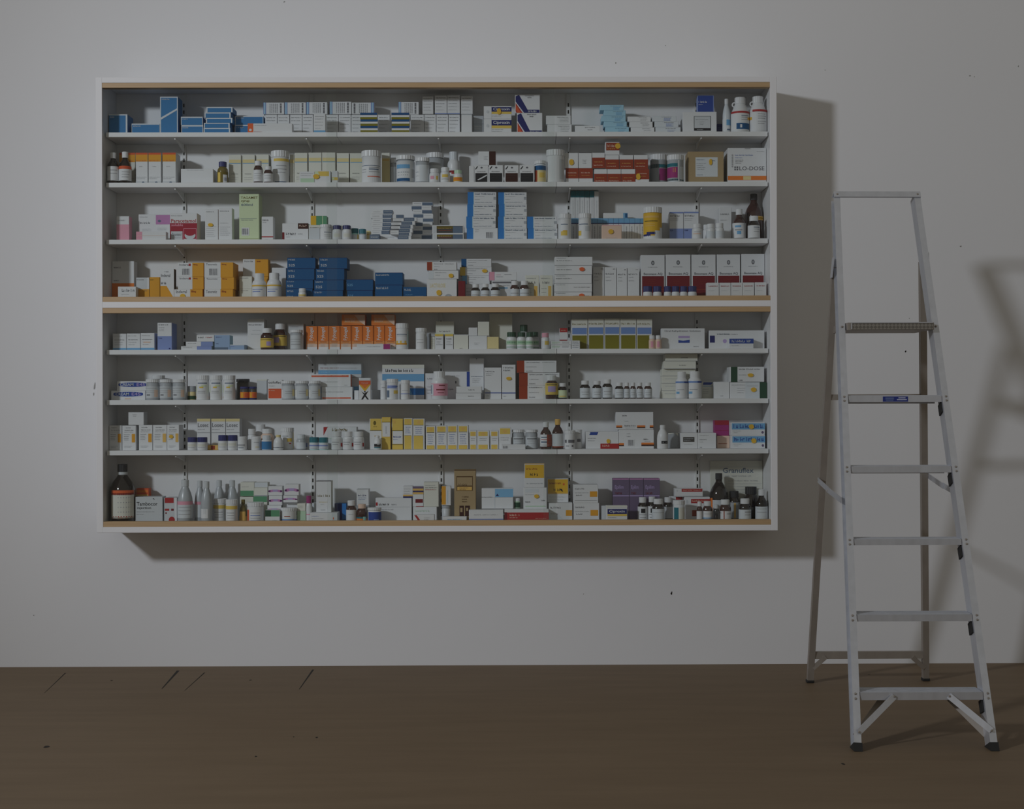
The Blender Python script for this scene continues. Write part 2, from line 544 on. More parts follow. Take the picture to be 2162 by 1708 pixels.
for u, v, r in ((236, 1437, .005), (529, 1436, .005), (98, 1577, .009), (669, 1557, .005), (540, 1597, .004), (620, 1556, .003), (1835, 1424, .004), (1780, 1613, .006)):
    p = on_floor(u, v)
    bm = bmesh.new()
    vs = [bm.verts.new((p.x + r * rng0.uniform(.6, 1.3) * math.cos(k * .785), p.y + 2 * r * rng0.uniform(.5, 1.2) * math.sin(k * .785), .0006)) for k in range(8)]
    bm.faces.new(vs)
    link('speck', bm, [m_gap], floor)
for u, v, r, st in ((1418, 1252, .006, 1.8), (1912, 742, .005, 1.2), (2028, 520, .005, 1.0), (2048, 160, .006, .7), (2057, 162, .003, 1), (1232, 1254, .003, 1), (600, 4, .006, .6), (1405, 96, .003, 1), (1742, 148, .003, 1), (71, 1299, .004, .8), (1300, 133, .003, 2), (200, 815, .006, 4.0), (198, 832, .004, 2.5), (2150, 140, .004, 1.4), (1920, 672, .003, 1)):
    p = at_y(u, v, 0)
    r *= .7
    bm = bmesh.new()
    vs = [bm.verts.new((p.x + r * rng0.uniform(.5, 1.2) * math.cos(k * .785) + .3 * r * math.sin(k * .785), -.0006, p.z + st * r * rng0.uniform(.6, 1.2) * math.sin(k * .785))) for k in range(8)]
    bm.faces.new(vs[::-1] if False else vs)
    link('stain', bm, [m_gap if u in (1418, 1912) else m_speck], wall)

# ---------------------------------------------------------------- the wall cabinet
def mat_board():
    m, nt, p = new_mat('white_melamine')
    p.inputs['Base Color'].default_value = (.80, .80, .815, 1)
    p.inputs['Roughness'].default_value = .45
    p.inputs['Specular IOR Level'].default_value = .3
    n = nt.nodes.new('ShaderNodeTexNoise'); n.inputs['Scale'].default_value = 6
    mx = nt.nodes.new('ShaderNodeMix'); mx.data_type = 'RGBA'
    mx.inputs[6].default_value = (.78, .78, .80, 1); mx.inputs[7].default_value = (.83, .83, .84, 1)
    nt.links.new(n.outputs['Fac'], mx.inputs[0]); nt.links.new(mx.outputs[2], p.inputs['Base Color'])
    return m
def mat_wood():
    m, nt, p = new_mat('pale_ramin_wood')
    tc = nt.nodes.new('ShaderNodeTexCoord')
    mp = nt.nodes.new('ShaderNodeMapping'); mp.inputs['Scale'].default_value = (1.6, 30, 60)
    n = nt.nodes.new('ShaderNodeTexNoise'); n.inputs['Scale'].default_value = 3; n.inputs['Detail'].default_value = 5
    mx = nt.nodes.new('ShaderNodeMix'); mx.data_type = 'RGBA'
    mx.inputs[6].default_value = (.40, .26, .13, 1); mx.inputs[7].default_value = (.58, .41, .23, 1)
    nt.links.new(tc.outputs['Object'], mp.inputs[0]); nt.links.new(mp.outputs[0], n.inputs['Vector'])
    nt.links.new(n.outputs['Fac'], mx.inputs[0]); nt.links.new(mx.outputs[2], p.inputs['Base Color'])
    p.inputs['Roughness'].default_value = .5
    return m
def mat_pane():
    m = bpy.data.materials.new('clear_glass'); m.use_nodes = True
    nt = m.node_tree; nt.nodes.clear()
    out = nt.nodes.new('ShaderNodeOutputMaterial')
    tr = nt.nodes.new('ShaderNodeBsdfTransparent'); tr.inputs[0].default_value = (.965, .975, .97, 1)
    gl = nt.nodes.new('ShaderNodeBsdfGlossy'); gl.inputs['Roughness'].default_value = .02; gl.inputs[0].default_value = (1, 1, 1, 1)
    lw = nt.nodes.new('ShaderNodeLayerWeight'); lw.inputs[0].default_value = 0.5
    pw = nt.nodes.new('ShaderNodeMath'); pw.operation = 'POWER'; pw.inputs[1].default_value = 5.0
    fr = nt.nodes.new('ShaderNodeMath'); fr.operation = 'MULTIPLY_ADD'; fr.inputs[1].default_value = 0.96; fr.inputs[2].default_value = 0.02
    nt.links.new(lw.outputs['Facing'], pw.inputs[0]); nt.links.new(pw.outputs[0], fr.inputs[0])
    mx = nt.nodes.new('ShaderNodeMixShader')
    nt.links.new(fr.outputs[0], mx.inputs[0]); nt.links.new(tr.outputs[0], mx.inputs[1]); nt.links.new(gl.outputs[0], mx.inputs[2])
    nt.links.new(mx.outputs[0], out.inputs[0])
    return m
m_board, m_wood, m_pane = mat_board(), mat_wood(), mat_pane()
m_dark, _, pd_ = new_mat('dark_slot'); pd_.inputs['Base Color'].default_value = (.015, .014, .012, 1)
m_steel, _, pst_ = new_mat('white_painted_steel'); pst_.inputs['Base Color'].default_value = (.74, .74, .74, 1); pst_.inputs['Roughness'].default_value = .5

def xc(u, y=Y_FRONT): return at_y(u, 645, y).x
XL0, XL1 = xc(203), xc(216.5)          # left side board
XR0, XR1 = xc(1627), xc(1641)          # right side board
ZT1, ZT0 = zc(162), zc(173.8)          # top board
ZB1, ZB0 = zc(1109.7), zc(1122.0)      # bottom board
ZM1, ZM0 = zc(635.3), zc(648.3)        # middle board
cab = empty('medicine_cabinet', ((XL0 + XR1) / 2, Y_FRONT, ZB0))
tag(cab, 'wide white wall cabinet of eight shelves behind sliding glass, hung on the wall', 'cabinet')
CW = cab.matrix_basis.inverted() if False else Matrix.Translation(-Vector(cab.location))
def cpart(name, bm, mats, parent=cab):
    bmesh.ops.transform(bm, matrix=CW, verts=bm.verts)
    return link(name, bm, mats, parent)
def cbox(name, lo, hi, mat, bev=.001):
    bm = bmesh.new(); box(bm, lo, hi, 0, bev)
    return cpart(name, bm, [mat])
cbox('side_panel', (XL0, Y_FRONT, ZB0), (XL1, -.0005, ZT1), m_board)
cbox('side_panel', (XR0, Y_FRONT, ZB0), (XR1, -.0005, ZT1), m_board)
cbox('top_panel', (XL1, Y_FRONT, ZT0), (XR0, -.0005, ZT1), m_board)
cbox('bottom_panel', (XL1, Y_FRONT, ZB0), (XR0, -.0005, ZB1), m_board)
cbox('middle_panel', (XL1, Y_FRONT, ZM0), (XR0, -.0005, ZM1), m_board)
cbox('back_panel', (XL1, Y_BACK, ZB1), (XR0, Y_BACK + .018, ZT0), m_board)
RAILS = [(zc(184.3), ZT0), (ZM1, zc(624.8)), (zc(659.2), ZM0), (ZB1, zc(1098.6))]
for z0, z1 in RAILS:
    ra = cbox('glass_runner', (XL1, Y_FRONT + .001, z0), (XR0, Y_FRONT + .034, z1), m_wood)
    ra['label'] = 'pale wooden runner for the sliding glass'
# shelves, each board in three lengths
XJ1, XJ2 = at_y(712, 500, Y_SHELF).x, at_y(1175, 500, Y_SHELF).x
for r in (1, 2, 3, 5, 6, 7):
    z1 = SHELF_TOP[r]
    xs = (XL1 + .006, XJ1, XJ2, XR0 - .004)
    bm = bmesh.new()
    for a, b in zip(xs, xs[1:]):
        box(bm, (a + .0006, Y_SHELF, z1 - .0192), (b - .0006, Y_BACK - .001, z1), 0, .001)
    cpart('shelf', bm, [m_board])
# slotted uprights on the back panel with brackets under the shelves
UPX = [390, 660, 931, 1201, 1471]
def seg_rows(top): return (1, 2, 3) if top else (5, 6, 7)
for u in UPX:
    for top, (za, zb) in ((True, (ZM1, ZT0)), (False, (ZB1, ZM0))):
        X = at_y(u, 645, Y_BACK).x
        bm = bmesh.new()
        box(bm, (X - .0085, Y_BACK - .007, za + .004), (X + .0085, Y_BACK - .0002, zb - .004), 0, .001)
        z = zb - .05
        while z > za + .03:
            box(bm, (X - .0030, Y_BACK - .0074, z - .0075), (X + .0030, Y_BACK - .0068, z + .0075), 1)
            z -= .0286
        cpart('slotted_upright', bm, [m_steel, m_dark])
        for r in seg_rows(top):
            zt = SHELF_TOP[r] - .0193
            yb, yf = Y_BACK - .0075, Y_SHELF + .012
            prof = [(yb, zt), (yf, zt), (yf, zt - .008), (yf + .05, zt - .012), (yb - .012, zt - .030), (yb, zt - .034)]
            bm = bmesh.new()
            A = [bm.verts.new((X - .0025, y, z)) for y, z in prof]
            Bv = [bm.verts.new((X + .0025, y, z)) for y, z in prof]
            bm.faces.new(A); bm.faces.new(Bv[::-1])
            for k in range(len(prof)):
                bm.faces.new((A[k], Bv[k], Bv[(k + 1) % len(prof)], A[(k + 1) % len(prof)]))
            bmesh.ops.recalc_face_normals(bm, faces=bm.faces[:])
            cpart('shelf_bracket', bm, [m_steel])
for za, zb in ((RAILS[1][1] - .012, RAILS[0][0] + .012), (RAILS[3][1] - .012, RAILS[2][0] + .012)):
    for i, (ua, ub) in enumerate(((217, 712), (690, 1172), (1146, 1626.5))):
        y = Y_FRONT + (.010 if i != 1 else .020)
        bm = bmesh.new()
        box(bm, (max(XL1 + .001, xc(ua, y)), y, za), (min(XR0 - .001, xc(ub, y)), y + .004, zb))
        g = cpart('glass_pane', bm, [m_pane])
        g['label'] = 'clear sliding glass pane'

# ---------------------------------------------------------------- the stepladder
def mat_alu(name, col, rough, bumpy=False):
    m, nt, p = new_mat(name)
    p.inputs['Metallic'].default_value = .62
    tc = nt.nodes.new('ShaderNodeTexCoord')
    mp = nt.nodes.new('ShaderNodeMapping'); mp.inputs['Scale'].default_value = (14, 30, 3)
    n = nt.nodes.new('ShaderNodeTexNoise'); n.inputs['Scale'].default_value = 2.5; n.inputs['Detail'].default_value = 6
    mx = nt.nodes.new('ShaderNodeMix'); mx.data_type = 'RGBA'
    mx.inputs[6].default_value = (*[c * .86 for c in col], 1); mx.inputs[7].default_value = (*[min(1, c * 1.08) for c in col], 1)
    mr = nt.nodes.new('ShaderNodeMapRange'); mr.inputs[3].default_value = rough - .08; mr.inputs[4].default_value = rough + .12
    nt.links.new(tc.outputs['Object'], mp.inputs[0]); nt.links.new(mp.outputs[0], n.inputs['Vector'])
    nt.links.new(n.outputs['Fac'], mx.inputs[0]); nt.links.new(mx.outputs[2], p.inputs['Base Color'])
    nt.links.new(n.outputs['Fac'], mr.inputs[0]); nt.links.new(mr.outputs[0], p.inputs['Roughness'])
    return m
m_alu = mat_alu('brushed_aluminium', (.66, .68, .73), .42)
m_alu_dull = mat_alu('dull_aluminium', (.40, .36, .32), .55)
m_rubber, _, pr_ = new_mat('black_rubber'); pr_.inputs['Base Color'].default_value = (.018, .018, .018, 1); pr_.inputs['Roughness'].default_value = .7
m_bluelab, _, pl_ = new_mat('blue_label'); pl_.inputs['Base Color'].default_value = (.02, .035, .22, 1); pl_.inputs['Roughness'].default_value = .4
m_whitelab, _, pw_ = new_mat('label_print'); pw_.inputs['Base Color'].default_value = (.45, .47, .62, 1)
m_greylab, _, pgl_ = new_mat('label_print_dull'); pgl_.inputs['Base Color'].default_value = (.10, .14, .32, 1)

FL, FR = on_floor(1812, 1587), on_floor(2101, 1586)
TOPY = -.66
TL, TR = at_y(1767, 408, TOPY), at_y(1936, 408, TOPY)
ft_c = (FL + FR) / 2; tp_c = (TL + TR) / 2
RL, RR = on_floor(1710, 1441), on_floor(1954, 1437)
lad = empty('stepladder', ft_c)
tag(lad, 'aluminium stepladder standing on the brown floor beside the wall cabinet', 'ladder')
LW = Matrix.Translation(-ft_c)
def lpart(name, bm, mats, parent=lad):
    bmesh.ops.recalc_face_normals(bm, faces=bm.faces[:])
    bmesh.ops.transform(bm, matrix=LW, verts=bm.verts)
    return link(name, bm, mats, parent)
def stile_at(a, b, v):
    """point of the line a-b that the photo shows at height v"""
    lo, hi = 0.0, 1.0
    for _ in range(50):
        m = (lo + hi) / 2
        if project(a.lerp(b, m))[1] > v: lo = m
        else: hi = m
    return a.lerp(b, (lo + hi) / 2)
def frame(a, b):
    ax = (b - a).normalized()
    lat = (FR - FL).normalized()
    lat = (lat - ax * lat.dot(ax)).normalized()
    nor = ax.cross(lat).normalized()       # points to the room or to the wall
    if nor.y > 0: nor = -nor
    return ax, lat, nor
def channel(name, a, b, side, wid=.023, dep=.056, th=.0022, mat=m_alu):
    """open channel stile: web on the inner side, flanges turned outwards; side = -1 left, +1 right"""
    ax, lat, nor = frame(a, b)
    out = lat * side
    bm = bmesh.new()
    prof = [(0, 0), (wid, 0), (wid, th), (wid * .55, th), (wid * .5, th * 1.9), (wid * .42, th), (th, th), (th, dep - th), (wid, dep - th), (wid, dep), (0, dep)]
    for s, e in ((a, b),):
        A = [bm.verts.new(s + out * (p - wid / 2) - nor * q) for p, q in prof]
        Bv = [bm.verts.new(e + out * (p - wid / 2) - nor * q) for p, q in prof]
        bm.faces.new(A); bm.faces.new(Bv[::-1])
        n = len(prof)
        for k in range(n):
            bm.faces.new((A[k], Bv[k], Bv[(k + 1) % n], A[(k + 1) % n]))
    return lpart(name, bm, [mat])
axL, latL, norL = frame(FL, TL)
axR, latR, norR = frame(FR, TR)
UPV = Vector((0, 0, 1))
for a, b, side in ((FL, TL, -1), (FR, TR, 1)):
    ax, lat, nor = frame(a, b)
    st = channel('stile', a + ax * .022, b, side)
    bm = bmesh.new()
    c = a - nor * .029
    bar(bm, c + UPV * .0003, c + UPV * .0003 + ax * .028, .028, .062, up=nor)
    for v in bm.verts:
        v.co.z = max(v.co.z, .0003)
    bmesh.ops.recalc_face_normals(bm, faces=bm.faces[:])
    lpart('rubber_foot', bm, [m_rubber])
# treads, lowest first: photo heights of their front faces (top, bottom)
def tread(v0, v1, dep, name='tread', mats=(m_alu,)):
    pl, pr = stile_at(FL, TL, v0), stile_at(FR, TR, v0 - 1)
    ql = stile_at(FL, TL, v1)
    h = (pl - ql).length * .93
    bm = bmesh.new()
    lat = (pr - pl).normalized()
    a, b = pl + lat * .0135, pr - lat * .0135
    fwd = Vector((lat.y, -lat.x, 0)).normalized()
    if fwd.y > 0: fwd = -fwd
    zt = (a.z + b.z) / 2
    a.z = b.z = zt
    off = fwd * .001
    # front lip, top plate and rear lip
    bar(bm, a + off - UPV * h / 2, b + off - UPV * h / 2, h, .003, up=fwd)
    bar(bm, a - fwd * dep / 2 - UPV * .0015, b - fwd * dep / 2 - UPV * .0015, dep, .003, up=UPV)
    bar(bm, a - fwd * dep - UPV * .014, b - fwd * dep - UPV * .014, .028, .003, up=fwd)
    for k in range(1, 6):
        q = fwd * (dep * k / 6)
        bar(bm, a - q + UPV * .001, b - q + UPV * .001, .004, .002, up=UPV)
    t = lpart(name, bm, list(mats))
    return t, a, b, fwd, h
def rivet(p, nor, parent):
    bm = bmesh.new()
    q = nor.to_track_quat('Z', 'Y').to_matrix().to_4x4()
    bmesh.ops.create_cone(bm, cap_ends=True, segments=10, radius1=.0042, radius2=.0026, depth=.003, matrix=Matrix.Translation(p + nor * .0015) @ q)
    lpart('rivet', bm, [m_dark if False else m_alu_dull], parent)
TREADS = [(1462, 1479), (1298, 1312.5), (1139, 1151.5), (985, 998), (836, 849)]
STEP = []
for v0, v1 in TREADS:
    t, a, b, fwd, h = tread(v0, v1, .085)
    STEP.append((t, a, b, fwd, h))
    for (p, ax, lat, nor, s) in ((stile_at(FL, TL, (v0 + v1) / 2), axL, latL, norL, -1), (stile_at(FR, TR, (v0 + v1) / 2 - 1), axR, latR, norR, 1)):
        for dz in (-.007, .009):
            rivet(p + ax * dz + lat * s * .002 + nor * .0005, nor, lad)
        # black end plug below the tread, on the inner face of the stile
        if s > 0:
            bm = bmesh.new()
            c = p - lat * s * .0150 - nor * .030 - ax * .028
            bar(bm, c - ax * .018, c + ax * .022, .004, .034, up=nor)
            lpart('end_plug', bm, [m_rubber])
# platform with the chequered nosing
pl, pr = stile_at(FL, TL, 690), stile_at(FR, TR, 689)
lat = (pr - pl).normalized()
fwd = Vector((lat.y, -lat.x, 0)).normalized()
if fwd.y > 0: fwd = -fwd
a, b = pl + lat * .0145, pr - lat * .0145
a.z = b.z = (a.z + b.z) / 2
bm = bmesh.new()
bar(bm, a - fwd * .10, b - fwd * .10, .26, .026, up=UPV)
plat = lpart('platform', bm, [m_alu_dull])
mc, nt, p_ = new_mat('chequer_nosing')
p_.inputs['Metallic'].default_value = .7; p_.inputs['Roughness'].default_value = .4
tc = nt.nodes.new('ShaderNodeTexCoord'); mp = nt.nodes.new('ShaderNodeMapping'); mp.inputs['Rotation'].default_value = (0, math.radians(45), 0)
ck = nt.nodes.new('ShaderNodeTexChecker'); ck.inputs['Scale'].default_value = 105
ck.inputs[1].default_value = (.36, .34, .31, 1); ck.inputs[2].default_value = (.22, .205, .185, 1)
nt.links.new(tc.outputs['Object'], mp.inputs[0]); nt.links.new(mp.outputs[0], ck.inputs[0]); nt.links.new(ck.outputs[0], p_.inputs['Base Color'])
bm = bmesh.new()
bar(bm, a + lat * .012 + fwd * .033, b - lat * .004 + fwd * .033, .024, .005, up=fwd)
bar(bm, a + lat * .012 + fwd * .034 + UPV * .0125, b - lat * .004 + fwd * .034 + UPV * .0125, .0035, .007, up=fwd, mi=1)
bar(bm, a + lat * .012 + fwd * .0362 + UPV * .010, a + lat * .012 + fwd * .0362 - UPV * .011, .004, .002, up=fwd, mi=1)
lpart('nosing', bm, [mc, m_alu], plat)
for q in (pl, pr):
    rivet(q + norL * .002, norL, lad)
# hand rail across the top
bm = bmesh.new()
ra, rb = stile_at(FL, TL, 411.5) + norL * .003, stile_at(FR, TR, 411.5) + norR * .003
bar(bm, ra - latL * .012, rb + latR * .012, .024, .004, up=norL)
bar(bm, ra - latL * .012 - norL * .018 + axL * .010, rb + latR * .012 - norR * .018 + axR * .010, .034, .003, up=axL)
lpart('top_bar', bm, [m_alu])
for q, nn in ((ra, norL), (rb, norR)):
    rivet(q + nn * .002, nn, lad)
# rear frame
HL = stile_at(FL, TL, 545) - norL * .062 + latL * -.004
HR = stile_at(FR, TR, 535) - norR * .062 + latR * .004
rear = []
for foot, hinge, s in ((RL, HL, -1), (RR, HR, 1)):
    bm = bmesh.new()
    bar(bm, foot + UPV * .004, hinge, .024, .026, up=(0, -1, 0))
    leg = lpart('rear_leg', bm, [m_alu_dull])
    bm = bmesh.new()
    c = foot + UPV * .0003
    box(bm, (c.x - .0145, c.y - .0155, .0003), (c.x + .0145, c.y + .0155, .012), 0, .002)
    lpart('rubber_foot', bm, [m_rubber], leg)
    bm = bmesh.new()
    st = stile_at(FL, TL, 545) if s < 0 else stile_at(FR, TR, 535)
    ax, lt, nr = (axL, latL, norL) if s < 0 else (axR, latR, norR)
    bar(bm, st - nr * .030 + lt * s * .016 + ax * .02, hinge + lt * s * .016 - ax * .05, .004, .034, up=nr)
    lpart('hinge_plate', bm, [m_alu], leg)
    rivet(st - nr * .02 + ax * .03 + lt * s * .003, nr, leg)
    rear.append(leg)
def on_leg(foot, hinge, v): return stile_at(foot, hinge, v)
for v, w in ((839, .022), (1383, .028)):
    A_, B_ = on_leg(RL, HL, v), on_leg(RR, HR, v - 1)
    bm = bmesh.new()
    bar(bm, A_ + (B_ - A_).normalized() * .012, B_ - (B_ - A_).normalized() * .012, w, .018, up=(0, -1, 0))
    cbm = lpart('cross_bar', bm, [m_alu_dull])
for leg, va, ha, sgn in ((RL, 1410, HL, 1), (RR, 1410, HR, -1)):
    A_ = on_leg(leg, ha, va)
    B_ = on_leg(leg, ha, 1386) + (RR - RL).normalized() * sgn * .055
    bm = bmesh.new()
    bar(bm, A_ + (RR - RL).normalized() * sgn * .006 + Vector((0, -.012, 0)), B_ + Vector((0, -.012, 0)), .018, .003, up=(0, -1, 0))
    lpart('brace', bm, [m_alu_dull])
# folding stays
for foot, hinge, v0, fa, fb, v1, s in ((RL, HL, 1014, FL, TL, 1050, -1), (RR, HR, 1004, FR, TR, 1040, 1)):
    p0 = on_leg(foot, hinge, v0) + latL * s * .016
    p1 = stile_at(fa, fb, v1) - norL * .03 + latL * s * .016
    mid = p0.lerp(p1, .48) + Vector((0, 0, -.004))
    bm = bmesh.new()
    bar(bm, p0, mid, .003, .020, up=UPV)
    bar(bm, mid.lerp(p0, .1) + latL * s * .003, p1 + latL * s * .003, .003, .020, up=UPV)
    sy = lpart('folding_stay', bm, [m_alu])
    rivet(p0 + Vector((0, -.012, 0)), Vector((0, -1, 0)), sy)
    rivet(mid + Vector((0, -.002, .0)) + latL * s * .004, (latL * s).normalized(), sy)
# diagonal braces under the lowest tread, front and back
t0, a0, b0, f0, h0 = STEP[0]
for fr_, s, vb in ((0, 1, 1546), (1, -1, 1543)):
    fa, fb = (FL, TL) if s > 0 else (FR, TR)
    w0 = (a0, b0)[fr_]
    lt = (b0 - a0).normalized()
    for back in (0, 1):
        pa = w0 + lt * s * ((b0 - a0).length * .275) + f0 * (.005 if not back else -.082) - UPV * .012
        pb = stile_at(fa, fb, vb) + lt * s * .004 + (norL * .004 if not back else -norL * .056)
        bm = bmesh.new()
        bar(bm, pa, pb, .020, .003, up=f0)
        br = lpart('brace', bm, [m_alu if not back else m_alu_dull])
        if not back:
            rivet(pa + f0 * .002, f0, br)
            rivet(pb + f0 * .003, f0, br)
# blue maker's plate on the fifth tread
t5, a5, b5, f5, h5 = STEP[4]
pa, pb = at_y(1863.5, 841, a5.y), at_y(1916.5, 841, a5.y)
ta = (pa.x - a5.x) / (b5.x - a5.x); tb = (pb.x - a5.x) / (b5.x - a5.x)
qa, qb = a5.lerp(b5, ta) + f5 * .003, a5.lerp(b5, tb) + f5 * .003
zc5 = a5.z - h5 * .52
qa.z = qb.z = zc5
bm = bmesh.new()
bar(bm, qa, qb, h5 * .80, .001, up=f5)
d5 = (qb - qa)
for x0, x1, zz, th, mi in ((.10, .44, .002, .008, 2), (.12, .42, -.0052, .003, 2), (.62, .90, .0042, .0040, 1), (.56, .95, -.0022, .0042, 1)):
    bar(bm, qa + d5 * x0 + f5 * .0008 + UPV * zz, qa + d5 * x1 + f5 * .0008 + UPV * zz, th, .0006, up=f5, mi=mi)
pt = lpart('name_plate', bm, [m_bluelab, m_whitelab, m_greylab], t5)
pt['label'] = 'small blue plate with pale print'

# ---------------------------------------------------------------- what stands on the shelves
BLUE = [R(.0, .0, 1, .06, 'w'), R(.92, 0, 1, 1, 'w')]
def edged(t=.10, s=.03): return [R(0, 0, 1, t, 'cl'), R(0, 0, s, 1, 'cl'), R(1 - s, 0, 1, 1, 'cl'), L(.06, .32, t + .06, 1, 'cl', .12)]
def heads(c='t'): return [L(.10, .90, .10, 1, c, .055), L(.10, .85, .24, 1, 'f', .05), L(.10, .80, .42, 3, 'f', .035, .17)]
def small(c='t'): return [L(.08, .60, .22, 1, c, .10), L(.08, .75, .46, 2, 'f', .07, .2)]

# top shelf
ROW = 1
B(230, 269, 241.5, 1, 'b', 'square blue box with white right edge at the left end @', [R(0, 0, 1, .05, 'cl'), R(.91, 0, 1, 1, 'cl'), L(.06, .34, .09, 1, 'cl', 0.08), L(.06, .25, .22, 1, 'nb', .04)], dp=.09)
B(278, 337.5, 261, 1, 'b', 'low wide blue box left of the tall striped box @', edged(.10, .015), dp=.09)
B(338, 375.5, 204, 1, 'b', 'tall blue box with a white diagonal stripe @', [R(0, 0, 1, .03, 'cl'), R(0, 0, .05, 1, 'cl'), R(.95, 0, 1, 1, 'cl'), P([(.05, .55), (.95, .31), (.95, .36), (.05, .61)], 'cl'), L(.10, .55, .05, 1, 'cl', 0.035)], dp=.08)
STACK([(382, 428, 246.5), (383, 429, 264)], None, 1, 'b', 'blue carton right of the tall striped box, # of two @', edged(.16, .03), dp=.08, group='pair of blue cartons')
STACK([(436, 491, 226), (432, 487, 237.5), (435, 490.5, 249), (430.5, 485, 259.5), (430, 486, 270)], None, 1, 'b', 'flat blue box, # of the stack of five @', [R(0, 0, 1, .18, 'cl'), R(0, 0, .04, 1, 'cl'), R(.95, 0, 1, 1, 'cl')], dp=.09, group='stack of five flat blue boxes')
STACK([(496.5, 556, 245), (496, 552, 263.5)], None, 2, 'b', 'blue box behind the orange-ended carton, # @', edged(.10, .02), group='blue boxes behind the orange-ended carton')
B(523, 617, 260.5, 0, 'w', 'low white carton with an orange left end @', [R(0, 0, .125, 1, 'os'), O(.06, .72, .03, .14, 'w'), L(.15, .42, .20, 1, 'f', .05), L(.14, .32, .88, 1, 'r', .06)], dp=.04)
UP = [R(0, 0, .13, 1, 'pb'), R(.03, 0, .09, 1, 'lb'), LV(.1, .9, .30, 5, 'f', .04, .085), LV(.08, .92, .80, 1, 't', .07)]
UP2 = [R(.85, 0, 1, 1, 'pb'), R(.90, 0, .95, 1, 'lb'), LV(.1, .9, .32, 5, 'f', .04, .085), LV(.08, .92, .08, 1, 't', .07)]
ROWB([(556, 600), (601, 646), (647, 691), (696, 742), (743, 790)], [216.5, 216, 215.5, 214.5, 216.5], 2, 'w', 'white carton with blue edge on its side, # in the upper row @', lambda i: UP2 if i == 4 else UP, yb=241.3, group='white cartons with blue edges')
ROWB([(560, 585), (586, 611), (612.5, 637.5), (638.5, 661), (688, 714), (715, 741), (742, 765), (798, 823), (867, 895)], 242.2, 2, 'w', 'white upright carton with grey print, # of the lower row @', heads(), group='white upright cartons of the lower row')
B(662.5, 687, 240.8, 0, 'w', 'white upright carton with a blue base stripe, standing forward @', heads('f') + [R(0, .89, 1, 1, 'sk')])
STRIPE = [R(0, 0, 1, .36, 'nb'), R(0, .36, 1, .66, 'w'), R(0, .66, 1, 1, 'ol'), R(0, .05, 1, .30, 'db')]
STACK([(760.5, 796, 238), (761, 797.5, 252), (761, 797.5, 266)], None, 0, 'w', 'blue, white and olive striped pack, # of the left stack @', STRIPE, group='left stack of striped packs')
STACK([(826.5, 864, 238), (827, 864.5, 252), (827, 864, 266)], None, 0, 'w', 'blue, white and olive striped pack, # of the right stack @', STRIPE, group='right stack of striped packs')
B(841.5, 884, 215, 2, 'w', 'white carton with light blue left edge above the right striped stack @', UP, yb=242)
ROWB([(892, 915), (918, 943.5), (944.5, 971), (973.5, 998)], [203.5, 201.5, 201, 202.5], 2, 'w', 'pale upright carton, # of four in the upper row @', lambda i: heads() + ([R(0, .95, 1, 1, 'pb')] if i in (1, 2) else []), yb=241, group='four pale upright cartons of the upper row')
ROWB([(896, 920.5), (921.5, 946), (947, 971)], 242, 2, 'w', 'white upright carton under the upper four, # @', heads(), group='three white cartons under the upper four')
B(974, 996.5, 241.7, 1, 'w', 'blank white upright carton with no print @', [R(0, 0, 1, .04, 'cl')])
STACK([(1000, 1021, 244.5), (1000, 1021, 262)], None, 2, 'g', 'small shade-grey carton left of the navy-banded packs, # @', [L(.1, .8, .15, 2, 'iv', .08, .2)], group='small grey cartons')  # the grey paints the shade on this pair
CIP = [R(.28, .08, 1, .44, 'nb'), T(.34, .13, .93, .40, 'Ciproxin', 'w'), R(.28, .44, 1, .62, 'oy'), L(.30, .70, .68, 2, 'f', .05, .12), O(.14, .45, .05, .11, 'lg'), R(.275, 0, .28, 1, 'f')]
STACK([(1021.5, 1080, 224), (1021.5, 1080, 251)], None, 1, 'w', 'white pack with navy name band over yellow, # @', lambda i: CIP + ([S(.55, .42, .16, .5)] if i == 0 else []), dp=.07, group='white packs with navy bands')
DIAG = [P([(.02, .10), (.16, 0.02), (.50, .83), (.98, .83), (.98, 1), (.36, 1), (.02, .38)], 'nb'), P([(.02, .46), (.30, 1), (.06, 1), (.02, .92)], 'r'), P([(.02, .52), (.24, 1), (.10, 1), (.02, .80)], 'ro'), L(.53, .86, .865, 1, 'w', 0.105), L(.40, .76, .04, 1, 't', 0.06), L(.50, .66, .14, 1, 't', 0.06)]
STACK([(1087.5, 1140, 199.5), (1091.5, 1145, 238.3)], None, 1, 'w', 'white pack with navy and red diagonal stripes, # @', DIAG, dp=.07, group='white packs with diagonal stripes')
STACK([(1153, 1205, 244), (1155.5, 1207, 262.5)], None, 1, 'w', 'white carton right of the diagonal-striped packs, # @', [L(.45, .92, .14, 1, 't', .09), L(.55, .92, .34, 3, 'f', .07, .17)], dp=.07, group='two white cartons right of the striped packs')
B(1214, 1267, 265.5, 1, 'w', 'low white box with small grey print @', [L(.40, .80, .15, 1, 't', .12), L(.5, .7, .42, 1, 'f', .12)], dp=.06)
STACK([(1267, 1317, 221.5), (1275, 1321, 233), (1270, 1321, 244.5), (1275, 1323.5, 256.5), (1278, 1328, 268)], None, 1, 'lb', 'pale blue flat box, # of the stack of five @', [L(.42, .9, .15, 1, 'sl', .10), L(.55, .85, .40, 3, 'sk', .08, .18)], dp=.08, group='stack of five pale blue boxes')
STACK([(1325, 1374, 246), (1329, 1378, 257), (1332, 1382, 269)], None, 1, 'w', 'flat white box right of the pale blue stack, # of three @', [L(.48, .82, .15, 1, 't', .12), L(.55, .85, .42, 2, 'f', .12, .24)], dp=.08, group='three flat white boxes')
